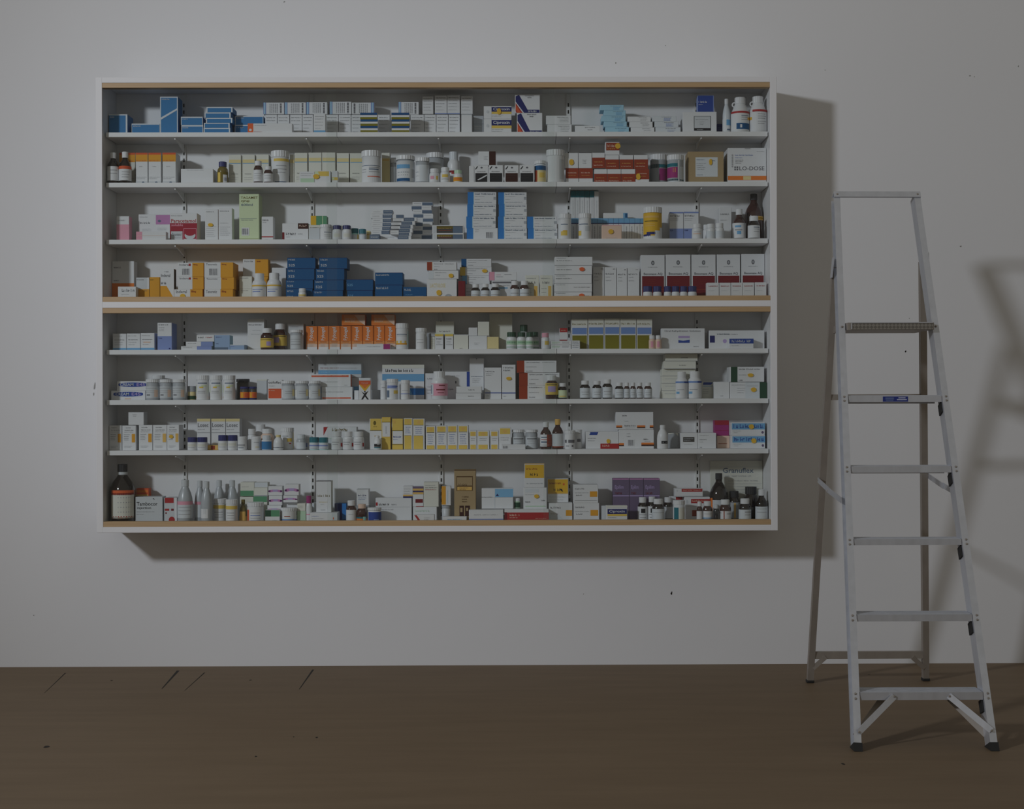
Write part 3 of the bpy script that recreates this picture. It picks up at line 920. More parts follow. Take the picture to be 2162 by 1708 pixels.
STACK([(1377, 1428, 245), (1382, 1432.5, 256.5), (1384, 1437, 268.5)], None, 1, 'cl', 'flat greyish white box left of the large carton, # of three @', [L(.40, .80, .12, 1, 't', .12), L(.48, .78, .40, 3, 'pb', .09, .18)], dp=.08, group='three flat greyish boxes')
B(1441.5, 1513, 236, 1, 'w', 'large white carton with a black-based grey panel @', [R(.33, .20, .83, .86, 'k'), R(.345, .215, .815, .74, 'lg'), L(.38, .76, .34, 1, 't', .03), L(.5, .64, .42, 3, 'f', .03, .07), L(.42, .6, .79, 1, 'w', .03)], dp=.09)
B(1473, 1507.5, 201.5, 1, 'pb', 'square royal blue box standing on the large white carton @', [R(.02, .02, .94, .99, 'by'), L(.06, .66, .34, 1, 'w', 0.12), L(.06, .34, .54, 1, 'w', .05)], yb=236)
B(1513.5, 1528, 261.5, 2, 'nb', 'small dark blue box behind the slim white bottle @', [L(.1, .8, .3, 2, 'sl', .06, .15)])
BT('wash', 1527, 1543.5, 209, 1, 'cl', 'w', 'slim white plastic bottle left of the looped pair @', lab=[(.08, .42, 'w')], arc=[(-.1, .7, .24, .40, 'sk'), (0, .6, .1, .14, 'sl')], bk='plastic')
BT('hand', 1544, 1582, 206.5, 0, 'w', 'w', 'white bottle with red band and blue label at the shoulder loop @', lab=[(.05, .54, 'w')], arc=[(-.9, .95, .53, .585, 'r'), (-.35, .75, .08, .25, 'db'), (-.1, .05, .12, .21, 'w'), (0, .6, .45, .47, 'sl'), (0, .5, .40, .42, 'f'), (0, .55, .34, .36, 'f'), (.5, .95, .35, .42, 'st')], bk='plastic', ring=True, group='white looped bottles')
BT('hand', 1585, 1622.5, 204.5, 0, 'w', 'w', 'white bottle with red band standing at the far right end @', lab=[(.05, .55, 'w')], arc=[(-.5, .95, .56, .615, 'r'), (-.1, .5, .48, .50, 'f'), (-.1, .6, .42, .44, 'f'), (-.1, .5, .36, .38, 'f'), (-.1, .6, .28, .30, 'f'), (-.1, .4, .22, .24, 'f'), (-.95, -.55, .34, .42, 'st')], bk='plastic', ring=True, group='white looped bottles')

# second shelf
ROW = 2
ORW = [R(0, 0, 1, .06, 'ro'), R(0, .06, 1, .28, 'am'), L(.06, .9, .22, 1, 'ro', .05), L(.3, .6, .42, 1, 'f', .03), L(.06, .9, .76, 2, 'f', .02, .05), R(0, .90, 1, 1, 'lg'), O(.62, .94, .10, .03, 'sl')]
B(252, 285.5, 322.5, 2, 'iv', 'orange-topped carton behind the two brown bottles @', ORW)
ROWB([(286.5, 311.8), (313.5, 340), (343, 371)], [322.5, 322.5, 322.3], 1, 'w', 'white upright carton with an orange top, # @', ORW, dp=.08, group='white cartons with orange tops')
BT('bot', 226.5, 251.5, 322.5, 0, 'br', 'w', 'brown glass bottle with white label at the left end @', lab=[(.08, .54, 'w')], arc=[(-.9, -.5, .08, .54, 'lg'), (-.2, .6, .40, .43, 'f'), (-.2, .6, .30, .32, 'f')], group='pair of brown syrup bottles')
BT('bot', 251.5, 277, 321, 0, 'br', 'w', 'brown glass bottle with an orange label top beside its twin @', lab=[(.08, .44, 'w'), (.44, .54, 'ro')], arc=[(-.2, .7, .34, .36, 'f'), (-.2, .6, .26, .28, 'f'), (-.2, .5, .18, .2, 'f')], group='pair of brown syrup bottles')
B(382, 450, 356.5, 1, 'w', 'low white carton without markings left of the blue-capped jar @', [L(.18, .7, .06, 1, 'f', .03)], dp=.09)
BT('jar', 459, 481.5, 342, 1, 'ng', 'nb', 'small dark jar with a wide blue cap @', lab=[(.06, .55, 'ng')], arc=[(-.55, -.15, .10, .52, 'oy'), (.15, .7, .06, .42, 'w'), (.25, .65, .16, .30, 'nb')])
TAN = [R(.03, .16, .97, .27, 'tn'), R(.03, .27, .97, .29, 'sk'), L(.2, .75, .60, 1, 't', .03), L(.15, .8, .72, 2, 'f', .02, .06)]
ROWB([(483, 509), (511.5, 538), (541, 567.5)], [326.6, 326.2, 326], 2, 'iv', 'cream upright carton with a tan band, # left of the fluted tub @', TAN, group='cream cartons left of the fluted tub')
BT('jar', 535.5, 555, 340, 0, 'bw', 'w', 'small brown bottle with white cap, taller of the two @', lab=[(.06, .58, 'w')], arc=[(-.5, .5, .40, .42, 'f'), (-.5, .5, .30, .32, 'f'), (-.5, .4, .20, .22, 'f')], group='two small brown bottles')
BT('jar', 557, 576, 351.5, 0, 'bw', 'w', 'small brown bottle with white cap, shorter of the two @', lab=[(.06, .56, 'w')], arc=[(-.5, .5, .40, .43, 'f'), (-.5, .5, .26, .29, 'f')], group='two small brown bottles')
BT('tub', 572.5, 611, 320, 1, 'w', 'w', 'large white tub with an olive yellow band near its top @', lab=[(.02, .78, 'w')], arc=[(-.4, .95, .68, .76, 'oy'), (-.2, .6, .54, .56, 'f'), (-.2, .6, .44, .46, 'f'), (-.2, .5, .34, .36, 'f'), (-.3, .6, .06, .09, 'sl')], bk='plastic')
B(611.5, 621.3, 326, 2, 'iv', 'narrow cream carton just right of the yellow-banded tub @', [R(0, .16, 1, .27, 'tn')])
ROWB([(622, 649), (651.5, 679), (680, 708), (711, 737), (739, 765)], [322.5, 322, 321.8, 323, 323.2], 2, 'iv', 'cream upright carton with tan band, # between the tubs @', TAN, group='cream cartons between the tubs')
B(632.5, 664, 362, 0, 'w', 'low white pack with a grey-green lower half @', [R(.06, .62, .98, 1, 'ms'), L(.08, .9, .15, 2, 'f', .05, .18)])
B(664.5, 698, 360.5, 0, 'w', 'low pack with a lime green top and a yellow sticker @', [R(0, .05, .9, .46, 'oy'), P([(0, .05), (.2, .05), (.3, .46), (0, .46)], 'pg'), S(.10, .50, .42, .42)])
B(701, 713, 360.5, 0, 'w', 'narrow white pack with a lime green middle stripe @', [R(0, .55, 1, .80, 'oy'), R(0, .6, .4, .75, 'pg')])
BT('tub', 763, 805, 320, 0, 'w', 'w', 'largest white tub, with thin orange writing near its foot @', lab=[(.02, .52, 'w')], arc=[(-.8, .8, .52, .535, 'sl'), (-.1, .7, .46, .48, 'f'), (-.1, .6, .40, .43, 'sl'), (-.1, .7, .33, .35, 'f'), (-.7, -.3, .40, .42, 'f'), (-.7, -.3, .32, .34, 'f'), (-.2, .8, .18, .205, 'ro')], bk='plastic')
B(806, 823.5, 322.5, 2, 'iv', 'cream carton half hidden behind the largest white tub @', [R(0, .16, 1, 1, 'tn'), R(.1, .2, .9, .24, 'gd')])  # tan lower face paints brown shade onto the carton
BT('pot', 823.5, 838, 336, 2, 'g', 'w', 'small grey jar half hidden behind the blue-labelled jar @', lab=[(.1, .7, 'cl')])
BT('pot', 836, 876, 330, 0, 'g', 'w', 'grey jar with white lid and a blue-banded label @', lab=[(.05, .78, 'lg')], arc=[(-.7, .35, .52, .66, 'sk'), (-.7, .35, .06, .16, 'db'), (-.7, .35, .17, .50, 'w'), (-.6, .3, .36, .39, 'sl'), (-.6, .2, .26, .29, 'f'), (.5, .9, .18, .5, 'f')], bk='plastic')
BT('pot', 877, 907, 334, 0, 'g', 'w', 'grey jar with white lid and a plain pale label @', lab=[(.05, .7, 'cl')], arc=[(-.9, -.2, .06, .66, 'w'), (-.7, -.3, .4, .43, 'sl'), (-.7, -.3, .25, .28, 'f')], bk='plastic')
BT('pot', 900, 937.5, 324, .086, 'g', 'w', 'tall grey jar with white lid behind the little white bottles @', lab=[(.1, .6, 'cl')], bk='plastic')
BT('wide', 944.5, 971.5, 321, 2, 'w', 'cl', 'tall white bottle behind the little white bottles @', lab=[(.05, .5, 'w')], arc=[(-.6, .8, .38, .44, 'mr'), (-.2, .1, .34, .44, 'r')], bk='plastic')
BT('pill', 906.5, 927.5, 356.5, 0, 'w', 'w', 'little white bottle with a red spot, leftmost of three @', lab=[(.06, .55, 'w')], arc=[(-.5, 0, .24, .46, 'pk'), (.25, .55, .20, .46, 'oy')], bk='plastic', group='three little white bottles')
BT('pill', 930, 950, 354, 0, 'w', 'w', 'little white bottle with a yellow patch, middle of three @', lab=[(.06, .55, 'w')], arc=[(-.4, .4, .34, .52, 'oy'), (-.5, .5, .2, .24, 'f')], bk='plastic', group='three little white bottles')
BT('pill', 957.5, 976, 359.5, 0, 'w', 'ms', 'little white bottle with orange band and grey cap @', lab=[(.10, .42, 'am')], arc=[(-.5, .5, .2, .34, 'o')], bk='plastic', group='three little white bottles')
B(1010, 1046.5, 319.5, 1, 'w', 'cube-shaped white box with a brown right side, on black-fronted packs @', [R(.62, 0, 1, 1, 'bw'), L(.32, .55, .35, 3, 'f', .05, .10)], yb=349, sc='bw', dp=.045)
BLK = lambda i: [R(.06, .46, .94, .98, 'bw' if i == 3 else 'k'), O(.52, .14, .08, .05, 't'), P([(.05, .22), (.20, .05), (.26, .08), (.09, .26)], 'k'), L(.20, .80, .34, 1, 't', .05), L(.14, .86, .58, 2, 'dk', .04, .14)] + ([P([(.2, .85), (.55, .70), (.90, .55), (.92, .62), (.6, .76), (.3, .88)], 'w')] if i == 1 else [])
ROWB([(990.5, 1001), (1001.8, 1030.5), (1032, 1062), (1065.5, 1095), (1097, 1127.5)], [350, 349, 348.8, 349, 348.8], 0, 'w', 'white pack with dark lower panel, # @', lambda i: [] if i == 0 else BLK(i), group='row of white packs with dark panels')
BT('pot', 1128.5, 1153.5, 340, 0, 'cl', 'w', 'small jar with blue top band over a yellow label @', lab=[(.56, .76, 'db'), (.03, .55, 'tn')], arc=[(-.9, -.35, .03, .55, 'rd'), (-.1, .5, .22, .44, 'oy')], bk='plastic')
BT('tub', 1153, 1192, 317.5, 0, 'w', 'w', 'tall plain white tub left of the brick red packs @', lab=[(.02, .8, 'w')], arc=[(.3, .8, .1, .7, 'lg'), (.42, .7, .2, .24, 'f')], bk='plastic')
B(1191.5, 1220.8, 322.8, 1, 'w', 'plain white pack with yellow sticker on the brick red row @', [S(.50, .62, .36, .40)], yb=355)
B(1222, 1249.5, 321.8, 1, 'w', 'plain white pack with grey code beside the stickered one @', [R(0, 0, 1, .03, 'k'), L(.3, .6, .46, 3, 'f', .06, .10)], yb=355)
REDT = [R(0, 0, 1, .66, 'rd'), L(.14, .84, .24, 1, 'cm', .09), L(.18, .80, .44, 1, 'gd', .04)]
REDB = [R(0, .32, 1, 1, 'rd'), L(.18, .80, .56, 1, 'gd', .06), L(.12, .82, .76, 1, 'cm', .08)]
ROWB([(1194.5, 1221.8), (1222.8, 1251.5)], 355.2, 1, 'w', 'brick red pack with white foot under the plain white packs, # @', REDT, group='brick red packs with white feet')
ROWB([(1250.5, 1277), (1278, 1306.8), (1308, 1337), (1338.8, 1368)], [322.5, 327.3, 327.2, 327], 1, 'w', 'brick red pack with white top, upper row, # @', REDB, yb=357, group='upper row of brick red packs')
ROWB([(1254.5, 1281.5), (1282.5, 1311), (1311.8, 1341)], 357.2, 1, 'w', 'brick red pack with white top, lower row, # @', REDB, group='lower row of brick red packs')
B(1341.8, 1370.5, 357.2, 1, 'w', 'brick red pack with yellow sticker at the row end @', [R(0, 0, 1, .70, 'rd'), L(.3, .85, .26, 1, 'cm', .08), L(.4, .8, .46, 1, 'gd', .05), S(.20, .52, .34, .46)])
B(1278, 1308, 299.8, 1, 'w', 'single brick red pack with sticker on top of the red row @', [R(.06, .06, 1, .66, 'rd'), L(.14, .74, .20, 1, 'cm', 0.2), L(.14, .7, .48, 1, 'gd', .08), S(.88, .32, .40, .44)], yb=327)
BT('tub', 1371, 1412, 327.5, 2, 'cl', 'w', 'white-lidded tub with a magenta label band, left of two @', lab=[(.05, .80, 'g'), (.06, .12, 'te'), (.56, .68, 'te')], arc=[(-.05, .95, .16, .54, 'mg'), (-.05, .95, .58, .66, 'te')], bk='plastic', group='pair of magenta-labelled tubs')
BT('tub', 1408, 1444, 328.5, 0, 'cl', 'w', 'white-lidded tub with magenta label and yellow sticker, right of two @', lab=[(.05, .80, 'g'), (.06, .12, 'te')], arc=[(-.98, .1, .16, .54, 'mg'), (-.98, .1, .56, .68, 'te'), (-.25, .1, .36, .52, 'st'), (.15, .25, .02, .80, 'w'), (.30, .7, .1, .56, 'lg')], bk='plastic', group='pair of magenta-labelled tubs')
B(1452.5, 1528, 320, 1, 'bn', 'brown cardboard box with a white address label @', [R(.21, .18, .83, .79, 'cl'), L(.24, .46, .24, 1, 'sl', .03), L(.24, .5, .36, 4, 'f', .025, .06), L(.24, .42, .72, 1, 'sl', .02), L(.68, .76, .27, 1, 'sl', .03), S(.63, .33, .09, .20)], dp=.10)
B(1536.5, 1622.5, 312.5, 1, 'w', 'big white carton with an orange band at the right end @', [T(.30, .52, .95, .63, 'LO-DOSE', 't'), R(.17, .52, .27, .63, 't'), R(.21, .52, .225, .63, 'w'), R(.17, .57, .27, .585, 'w'), R(0, .79, 1, .91, 'o'), R(.40, .80, .60, .90, 'tn'), L(.19, .66, .18, 1, 'pb', 0.04), L(.19, .4, .26, 1, 'pb', .025), L(.19, .40, .33, 3, 't', .02, .045), L(.75, .95, .09, 1, 'f', .02), LV(.18, .55, .10, 1, 'f', .03), R(.44, 0, .58, .025, 'f')], dp=.11)

# third shelf
ROW = 3
B(246, 272.5, 456.5, 1, 'w', 'small upright box, white above and pink below, at the left end @', [R(0, .33, 1, 1, 'pk'), L(.1, .7, .14, 1, 'f', .05)], sc='pk')
B(292.5, 359, 452.5, 2, 'w', 'white carton with a mauve patch at its upper right @', [R(.55, .02, 1, .36, 'vi'), L(.04, .40, .27, 1, 't', 0.07), L(.04, .3, .08, 1, 'f', .03), L(.12, .4, .52, 3, 'f', .02, .06), L(.6, .9, .48, 2, 'f', .02, .06), O(.66, .24, .05, .04, 'sl')])
B(287.5, 350.5, 489, 0, 'w', 'low white box with a pink left end @', [R(0, 0, .20, 1, 'pk'), R(0, .48, 1, .51, 'cm')])
B(359, 416, 450, 1, 'w', 'paracetamol carton, white above and dark red below @', [T(.04, .21, .96, .34, 'Paracetamol', 'r'), L(.04, .45, .07, 1, 'f', .04), R(0, .36, 1, 1, 'cr'), T(.05, .38, .48, .47, 'soluble', 'pk'), R(.04, .66, .46, .96, 'lg'), T(.08, .71, .42, .82, 'Paracetamol', 't'), L(.08, .42, .87, 1, 'f', .03), R(.50, .55, .98, .985, 'pk'), R(.515, .57, .965, .97, 'cr'), O(.74, .80, .20, .15, 'lg'), O(.74, .70, .20, .12, 'cr'), R(.52, .93, .96, .97, 'lg')], sc='iv', dp=.07)
B(433, 460.5, 441.5, 1, 'w', 'white upright carton with a yellow sticker, left of the green box @', [L(.1, .7, .07, 1, 't', .03), L(.1, .85, .55, 6, 'f', .01, .06), S(.42, .50, .42, .11)], sc='cm')
B(461.5, 490, 439, 1, 'w', 'plain white upright carton beside the stickered one @', [L(.1, .8, .08, 1, 't', .03), L(.1, .7, .45, 1, 'f', .02), L(.1, .85, .58, 5, 'f', .01, .06)])
B(505, 546.8, 409.5, 1, 'pg', 'tall pale green carton with black capitals @', [T(.08, .055, .94, .105, 'TAGAMET', 'ng'), T(.10, .135, .52, .185, 'syrup', 'ng'), T(.10, .205, .68, .255, '600ml', 'sl'), R(.06, .525, .88, .53, 'sl'), L(.1, .7, .55, 1, 'sl', .015), BC(.14, .74, .48, .87), R(0, .955, 1, .96, 'ol')], dp=.075)
B(552.5, 576.8, 457.3, 1, 'w', 'white upright box with a thin red line near its foot @', [L(.06, .62, .11, 1, 't', 0.07), L(.08, .4, .22, 1, 'f', .04), R(0, .82, 1, .86, 'r'), L(.3, .5, .93, 1, 'f', .04)])
B(596, 651, 471.5, 1, 'w', 'white carton with a dark red corner block @', [R(.60, 0, 1, .32, 'bw'), L(.65, .95, .08, 1, 'cm', 0.12), R(0, .52, .08, 1, 'mr'), L(.14, .52, .54, 1, 't', 0.14), L(.6, .78, .58, 1, 'f', .06), L(.15, .3, .76, 1, 'f', .04)], dp=.07)
B(656, 690, 455.8, 1, 'gg', 'small green box with a yellow left part lying on a white pack @', [R(0, 0, .34, 1, 'y'), R(.72, 0, .76, 1, 'pg')], yb=475)
B(652, 675.5, 475, 1, 'iv', 'white carton under the green and yellow box @', [L(.1, .9, .12, 1, 't', .07), R(.02, .2, .98, 1, 'lg')])  # grey lower face paints the shade on this white carton
BT('tub', 675.5, 700, 474.5, 0, 'w', 'w', 'white tub right of the pack carrying the green box @', lab=[(.05, .72, 'w')], arc=[(-.1, .9, .46, .50, 'sl'), (-.1, .8, .3, .32, 'f'), (-.1, .8, .2, .22, 'f')], bk='plastic')
ROWT('pill', [(702, 721.5), (722.5, 742)], 476.3, 0, 'w', 'nb', 'white pill bottle with navy cap, # on the third shelf', lab=[(.06, .55, 'w')], arc=[(-.4, .5, .16, .42, 'iv'), (-.3, .4, .3, .33, 'f')], bk='plastic', group='pair of navy-capped bottles on the third shelf')
BT('low', 741.5, 757, 482.5, 1, 'tl', 'te', 'short teal-capped bottle right of the navy-capped pair @', lab=[(.05, .5, 'cl')], arc=[(.5, .9, .05, .5, 'oy')], bk='plastic')
BT('low', 758, 773, 484, 1, 'g', 'te', 'short bottle with dark teal cap and grey label @', lab=[(.05, .5, 'cl')], bk='plastic')
B(773.5, 781, 487, 2, 'tn', 'narrow tan box between a bottle and a dark flat box @', [R(0, .3, 1, .4, 'gd')])
B(780.5, 801.5, 495, 0, 'sl', 'small dark slate flat box before the left stack @', [L(.1, .9, .3, 2, 'lg', .1, .25)])
def SL(i): return [R(.55, .10, 1, .92, 'sl'), L(.08, .4, .4, 1, 'f', .15), L(.6, .95, .35, 1, 'f', .12)]
def SR(i): return [R(.0, .12, .5, .9, 'sl'), L(.55, .92, .35, 1, 'f', .14)] if i % 2 else [R(.48, .12, 1, .9, 'sl'), L(.06, .42, .35, 1, 'f', .14)]
STACK([(785, 829, 443), (783, 828, 452), (786, 826, 461), (785, 826, 470), (786, 824, 478.5), (785, 822, 486.5)], 494.8, 1, 'w', 'flat white and slate box, # of the left stack @', SL, dp=.06, group='left stack of slate-ended boxes')
B(802, 840, 494.8, 0.046, 'w', 'flat white box at the foot of the left slate stack @', [L(.1, .8, .4, 1, 'f', .12)], dp=.075)
STACK([(829.5, 852, 452.5), (829.5, 852.5, 461.5), (826, 848, 469.5), (826, 846, 477.5), (824, 842, 486)], 494.8, 0.012, 'w', 'flat white box, # of the narrow stack between slate-ended boxes @', lambda i: [R(.3, .1, 1, .9, 'sl')] if i == 0 else [L(.1, .8, .4, 1, 'f', .16)], dp=.032, group='narrow stack of flat white boxes')
STACK([(853.5, 880, 459), (847, 876, 467), (844, 872, 475), (842.5, 871, 483), (842, 869, 491), (840.5, 868, 498)], None, 0.010, 'w', 'flat slate blue box, # of the middle stack @', lambda i: [R(0, .08, .8, .95, 'sl'), L(.06, .7, .4, 1, 'g', .12)], dp=.040, group='middle stack of slate blue boxes')
STACK([(871, 913.5, 426.5), (869, 911, 434.5), (872, 912, 443), (873, 914.5, 451.5), (873, 914.5, 460.5), (872, 913, 469), (873, 914, 478), (872, 912, 486), (871, 911, 495)], None, 2, 'w', 'flat white and slate box, # of the tall right stack @', SR, group='tall right stack of slate-ended boxes')
DK = [R(.14, .08, .97, .90, 'dk'), R(.14, .12, .66, .40, 'ng'), L(.18, .6, .3, 1, 'gd', .08), L(.2, .62, .56, 1, 'rd', .06), R(.66, .12, .96, .9, 'sl'), R(.03, .1, .1, .9, 'lg')]
STACK([(912.5, 979, 475.5), (913, 979, 494)], None, 1, 'w', 'flat white-framed black box with gold print, # @', DK, dp=.08, group='black boxes with gold print')
BW = [R(0, 0, .20, 1, 'cb'), R(.20, 0, .215, 1, 'lb'), L(.25, .95, .09, 1, 'sl', 0.12), L(.25, .6, .33, 1, 'f', .05), L(.25, .42, .58, 1, 'f', .05), L(.25, .85, .80, 1, 'sl', .06), R(.90, .40, 1, .62, 'g')]
STACK([(987.5, 1048, 405.5), (986.5, 1047.5, 431.5), (984.5, 1046.8, 457), (985.5, 1051, 481.5)], None, 1, 'w', 'white pack with a blue left stripe, # of the first stack @', lambda i: BW if i < 3 else BW[:2] + [L(.27, .4, .1, 2, 'f', .06, .16), BC(.62, .34, .84, .82)], dp=.08, group='first stack of blue-striped packs')
STACK([(1052, 1112, 406), (1053, 1112.5, 431), (1051.5, 1112, 457), (1052, 1112.5, 481.8)], None, 1, 'w', 'white pack with a blue left stripe, # of the second stack @', BW, dp=.08, group='second stack of blue-striped packs')
STACK([(1113, 1176, 457.3), (1114, 1177, 481.8)], None, 1, 'w', 'white pack with a blue left stripe, # of the third stack @', BW, dp=.08, group='third stack of blue-striped packs')
BT('tub', 1178, 1206, 452, 0, 'w', 'w', 'white tub with a yellow leaf mark, left of two @', lab=[(.02, .75, 'w')], arc=[(-.4, .3, .56, .59, 'sl'), (-.4, .25, .14, .30, 'oy'), (-.2, .25, .28, .34, 'y')], bk='plastic', group='two tubs with a yellow leaf')
BT('tub', 1221, 1248.5, 451.3, 0, 'w', 'w', 'white tub with a yellow leaf mark, right of two @', lab=[(.02, .75, 'w')], arc=[(-.7, .3, .56, .59, 'sl'), (-.95, -.4, .14, .32, 'oy'), (0, .6, .3, .5, 'lg')], bk='plastic', group='two tubs with a yellow leaf')
THIN = [R(0, 0, 1, .20, 'sk'), R(0, .2, 1, .24, 'nb'), LV(.35, .9, .35, 1, 'f', .16)]
ROWB([(1206 + 11.2 * i, 1216.8 + 11.2 * i) for i in range(17)], 461, 2, 'w', 'thin upright white pack with blue top, # behind the tubs @', THIN, group='thin blue-topped packs behind the tubs')
ROWB([(1204.8 + 10 * i, 1214.3 + 10 * i) for i in range(6)], 403, 2, 'w', 'thin tall white pack with dark teal top, # @', lambda i: [R(0, 0, 1, .24 if i < 5 else .02, 'te'), LV(.35, .9, .45, 1, 'lg', .14)], yb=461, group='thin teal-topped packs')
B(1274, 1325, 449.5, 2, 'w', 'flat white box with a blue right end on the thin packs @', [R(.82, 0, 1, 1, 'sk'), R(.9, .1, 1, .9, 'db')], yb=461)
B(1271, 1312.5, 475, 0, 'cm', 'low cream box with a yellow sticker @', [S(.45, .48, .28, .34), L(.2, .8, .92, 1, 'f', .03), R(0, .0, 1, .04, 'pk')], dp=.04)
BT('tub', 1357.5, 1398, 438.5, 0, 'y', 'w', 'bright yellow tub with white lid and a navy slash @', lab=[(.0, .80, 'y')], arc=[(-.98, .98, .0, .10, 'w'), (-.9, -.2, .08, .15, 'nb'), (-.5, .15, .14, .22, 'nb'), (.1, .95, .08, .26, 'w'), (.5, .95, .26, .36, 'w'), (-.8, .4, .66, .72, 'gd'), (-.7, .3, .54, .57, 'ng'), (-.7, .1, .46, .48, 'gd'), (-.7, .1, .40, .42, 'gd')], bk='plastic')
PER = [R(0, 0, 1, .05, 'pb'), R(0, .57, 1, 1, 'pb'), L(.05, .72, .10, 1, 't', .06), L(.05, .6, .22, 2, 'f', .02, .06), L(.05, .30, .60, 1, 'nb', .06)]
ROWB([(1413.5, 1443), (1444, 1475)], [447.5, 447], 2, 'w', 'white carton with a periwinkle lower half, # @', PER, group='two cartons with periwinkle halves')
BT('pill', 1461, 1482, 473, 0, 'w', 'w', 'small white bottle with a red line before the periwinkle cartons @', lab=[(.06, .55, 'w')], arc=[(-.6, .5, .30, .36, 'cm'), (-.5, .4, .45, .47, 'f')], bk='plastic')
BT('pill', 1484, 1499, 474.5, 2, 'w', 'w', 'small white bottle half hidden behind the plain white pair @', bk='plastic')
ROWT('pill', [(1492, 1510), (1509, 1528)], [473, 471.5], 0, 'w', 'w', 'small plain white bottle before the white upright box, # @', lab=[(.1, .5, 'cl')], bk='plastic', group='plain white pair on the third shelf')
B(1518.5, 1544.5, 438, 2, 'w', 'white upright box left of the brown bottles @', [L(.1, .8, .17, 1, 't', .05), L(.1, .6, .36, 1, 'f', .03)])
BT('bot', 1546.5, 1574.5, 441.5, 1, 'bw', 'w', 'medium brown bottle with white cap and tall white label @', lab=[(.06, .54, 'w')], arc=[(-.5, .1, .40, .46, 'sk'), (-.5, .2, .30, .34, 'f'), (-.3, .1, .18, .28, 'sk')])
BT('win', 1576, 1618, 409.5, 2, 'bw', 'k', 'tall brown bottle with black cap at the right end @', lab=[], arc=[(.2, .95, .44, .52, 'gd'), (.2, .95, .46, .50, 'y')])
BT('jar', 1579, 1604, 456.5, 0, 'br', 'w', 'smaller brown bottle before the tall brown bottle @', lab=[(.04, .58, 'w')], arc=[(-.1, .6, .48, .51, 'sl'), (-.1, .6, .40, .42, 'f'), (-.1, .6, .30, .32, 'f')])

# fourth shelf
ROW = 4
B(234, 283, 551.5, 2, 'w', 'tall white carton with an orange foot at the left end @', [R(0, .53, 1, 1, 'o'), L(.08, .42, .13, 1, 't', 0.04), L(.08, .32, .45, 1, 't', .03), R(.62, .0, .74, .53, 'w')])  # white strip paints the lit strip of a shaded face
B(249, 287, 605, 0, 'w', 'low white box before the orange-footed carton @', [L(.22, .92, .16, 1, 't', 0.2), L(.2, .6, .5, 1, 'f', .06)])
B(287.5, 315, 586, 1, 'lg', 'grey carton with an orange foot left of an orange box @', [R(0, .48, 1, 1, 'am'), L(.05, .6, .07, 1, 't', .04), R(.84, 0, 1, .48, 'w'), L(.6, .85, .52, 1, 't', .05)])
B(316, 337.5, 585, 1, 'am', 'plain orange box between the grey and the tilted carton @', [L(.06, .40, .08, 1, 'ng', .05)])
B(338.5, 367.5, 567.5, 0, 'w', 'white carton with slanting orange foot left of the orange stacks @', [P([(0, .53), (.45, .53), (1, .93), (1, 1), (0, 1)], 'am'), T(.05, .16, .72, .25, 'Inderal'), L(.3, .6, .07, 1, 'f', .04), L(.05, .42, .41, 1, 't', 0.07)], sc='k')
def OW(i, s='Inderal'): return [R(0, 0, .56, 1, 'w'), T(.06, .06, .44, .20 if i < 2 else .34, s), T(.60, .08, .76, .2 if i < 2 else .32, '80mg', 'rd')] + ([BC(.17, .42, .46, .86)] if i == 0 else []) + ([R(.42, .05, .50, .22, 'r')] if s == 'Inderal' and i < 2 else [])
STACK([(375.5, 430, 555), (376, 430, 584.5), (368, 428, 611)], None, 0, 'am', 'white and orange carton, # of the left orange stack @', lambda i: OW(i) + ([S(.30, .62, .2, .5)] if i == 2 else []), dp=.08, group='left orange stack')
STACK([(431.5, 492.5, 554), (432, 494, 585.5), (431.5, 492, 611)], None, 0, 'am', 'white and orange carton, # of the right orange stack @', lambda i: OW(i, 'Tenoretic'), dp=.11, group='right orange stack')
STACK([(505.5, 532, 583.5), (505.5, 532, 610)], None, 1, 'iv', 'shade-tinted white carton right of the orange stacks, # @', [L(.1, .7, .1, 1, 't', .06)], group='cream cartons right of the orange stacks')  # ivory base paints shade onto white cartons
B(513, 566.5, 547.5, 2, 'am', 'white and orange carton set high behind the white bottles @', [R(0, 0, .48, 1, 'w'), L(.06, .40, .06, 1, 't', 0.1), L(.55, .7, .08, 1, 'rd', .08)], yb=584)
STACK([(533, 566, 584), (533, 566, 608)], None, 2, 'am', 'orange carton hidden low behind the white bottles, # @', [R(0, 0, .48, 1, 'w')], group='orange cartons behind the white bottles')
YB = dict(lab=[(.04, .62, 'w')], arc=[(-.9, .9, .52, .575, 'oy'), (-.8, .2, .53, .565, 'am'), (-.6, .4, .40, .42, 'pb'), (-.6, .2, .32, .35, 'pb'), (-.9, .9, .05, .10, 'oy')], bk='plastic')
ROWT('wide', [(532.5, 562), (564, 594)], [577.5, 576.5], 0, 'w', 'w', 'white bottle with two yellow bands, # @', group='white bottles with yellow bands', **YB)
B(574, 604, 565, 2, 'w', 'white carton behind the white yellow-banded bottles @', [L(.1, .6, .2, 1, 'f', .04)])
DB = lambda s: (lambda i: [L(.05, .30, .10, 1, 'lg', 0.16), T(.05, .56, .27, .80, s, 'lg'), R(0, .0, 1, .02, 'nb')])
STACK([(606.5, 666, 544), (606, 664, 567.5), (603.5, 661, 591), (603.5, 660, 609.5)], None, 1, 'db', 'deep blue carton, # of the left blue stack @', DB('525'), dp=.08, group='left blue stack')
STACK([(674, 733, 544), (666.5, 727, 567.5), (663.5, 725.5, 591), (661.5, 724, 613)], None, 1, 'db', 'deep blue carton, # of the right blue stack @', DB('525'), dp=.09, group='right blue stack')
BT('pill', 630, 647, 609, 0, 'w', 'w', 'tiny white bottle before the left blue stack @', arc=[(-.5, .6, .4, .5, 'oy')], bk='plastic')
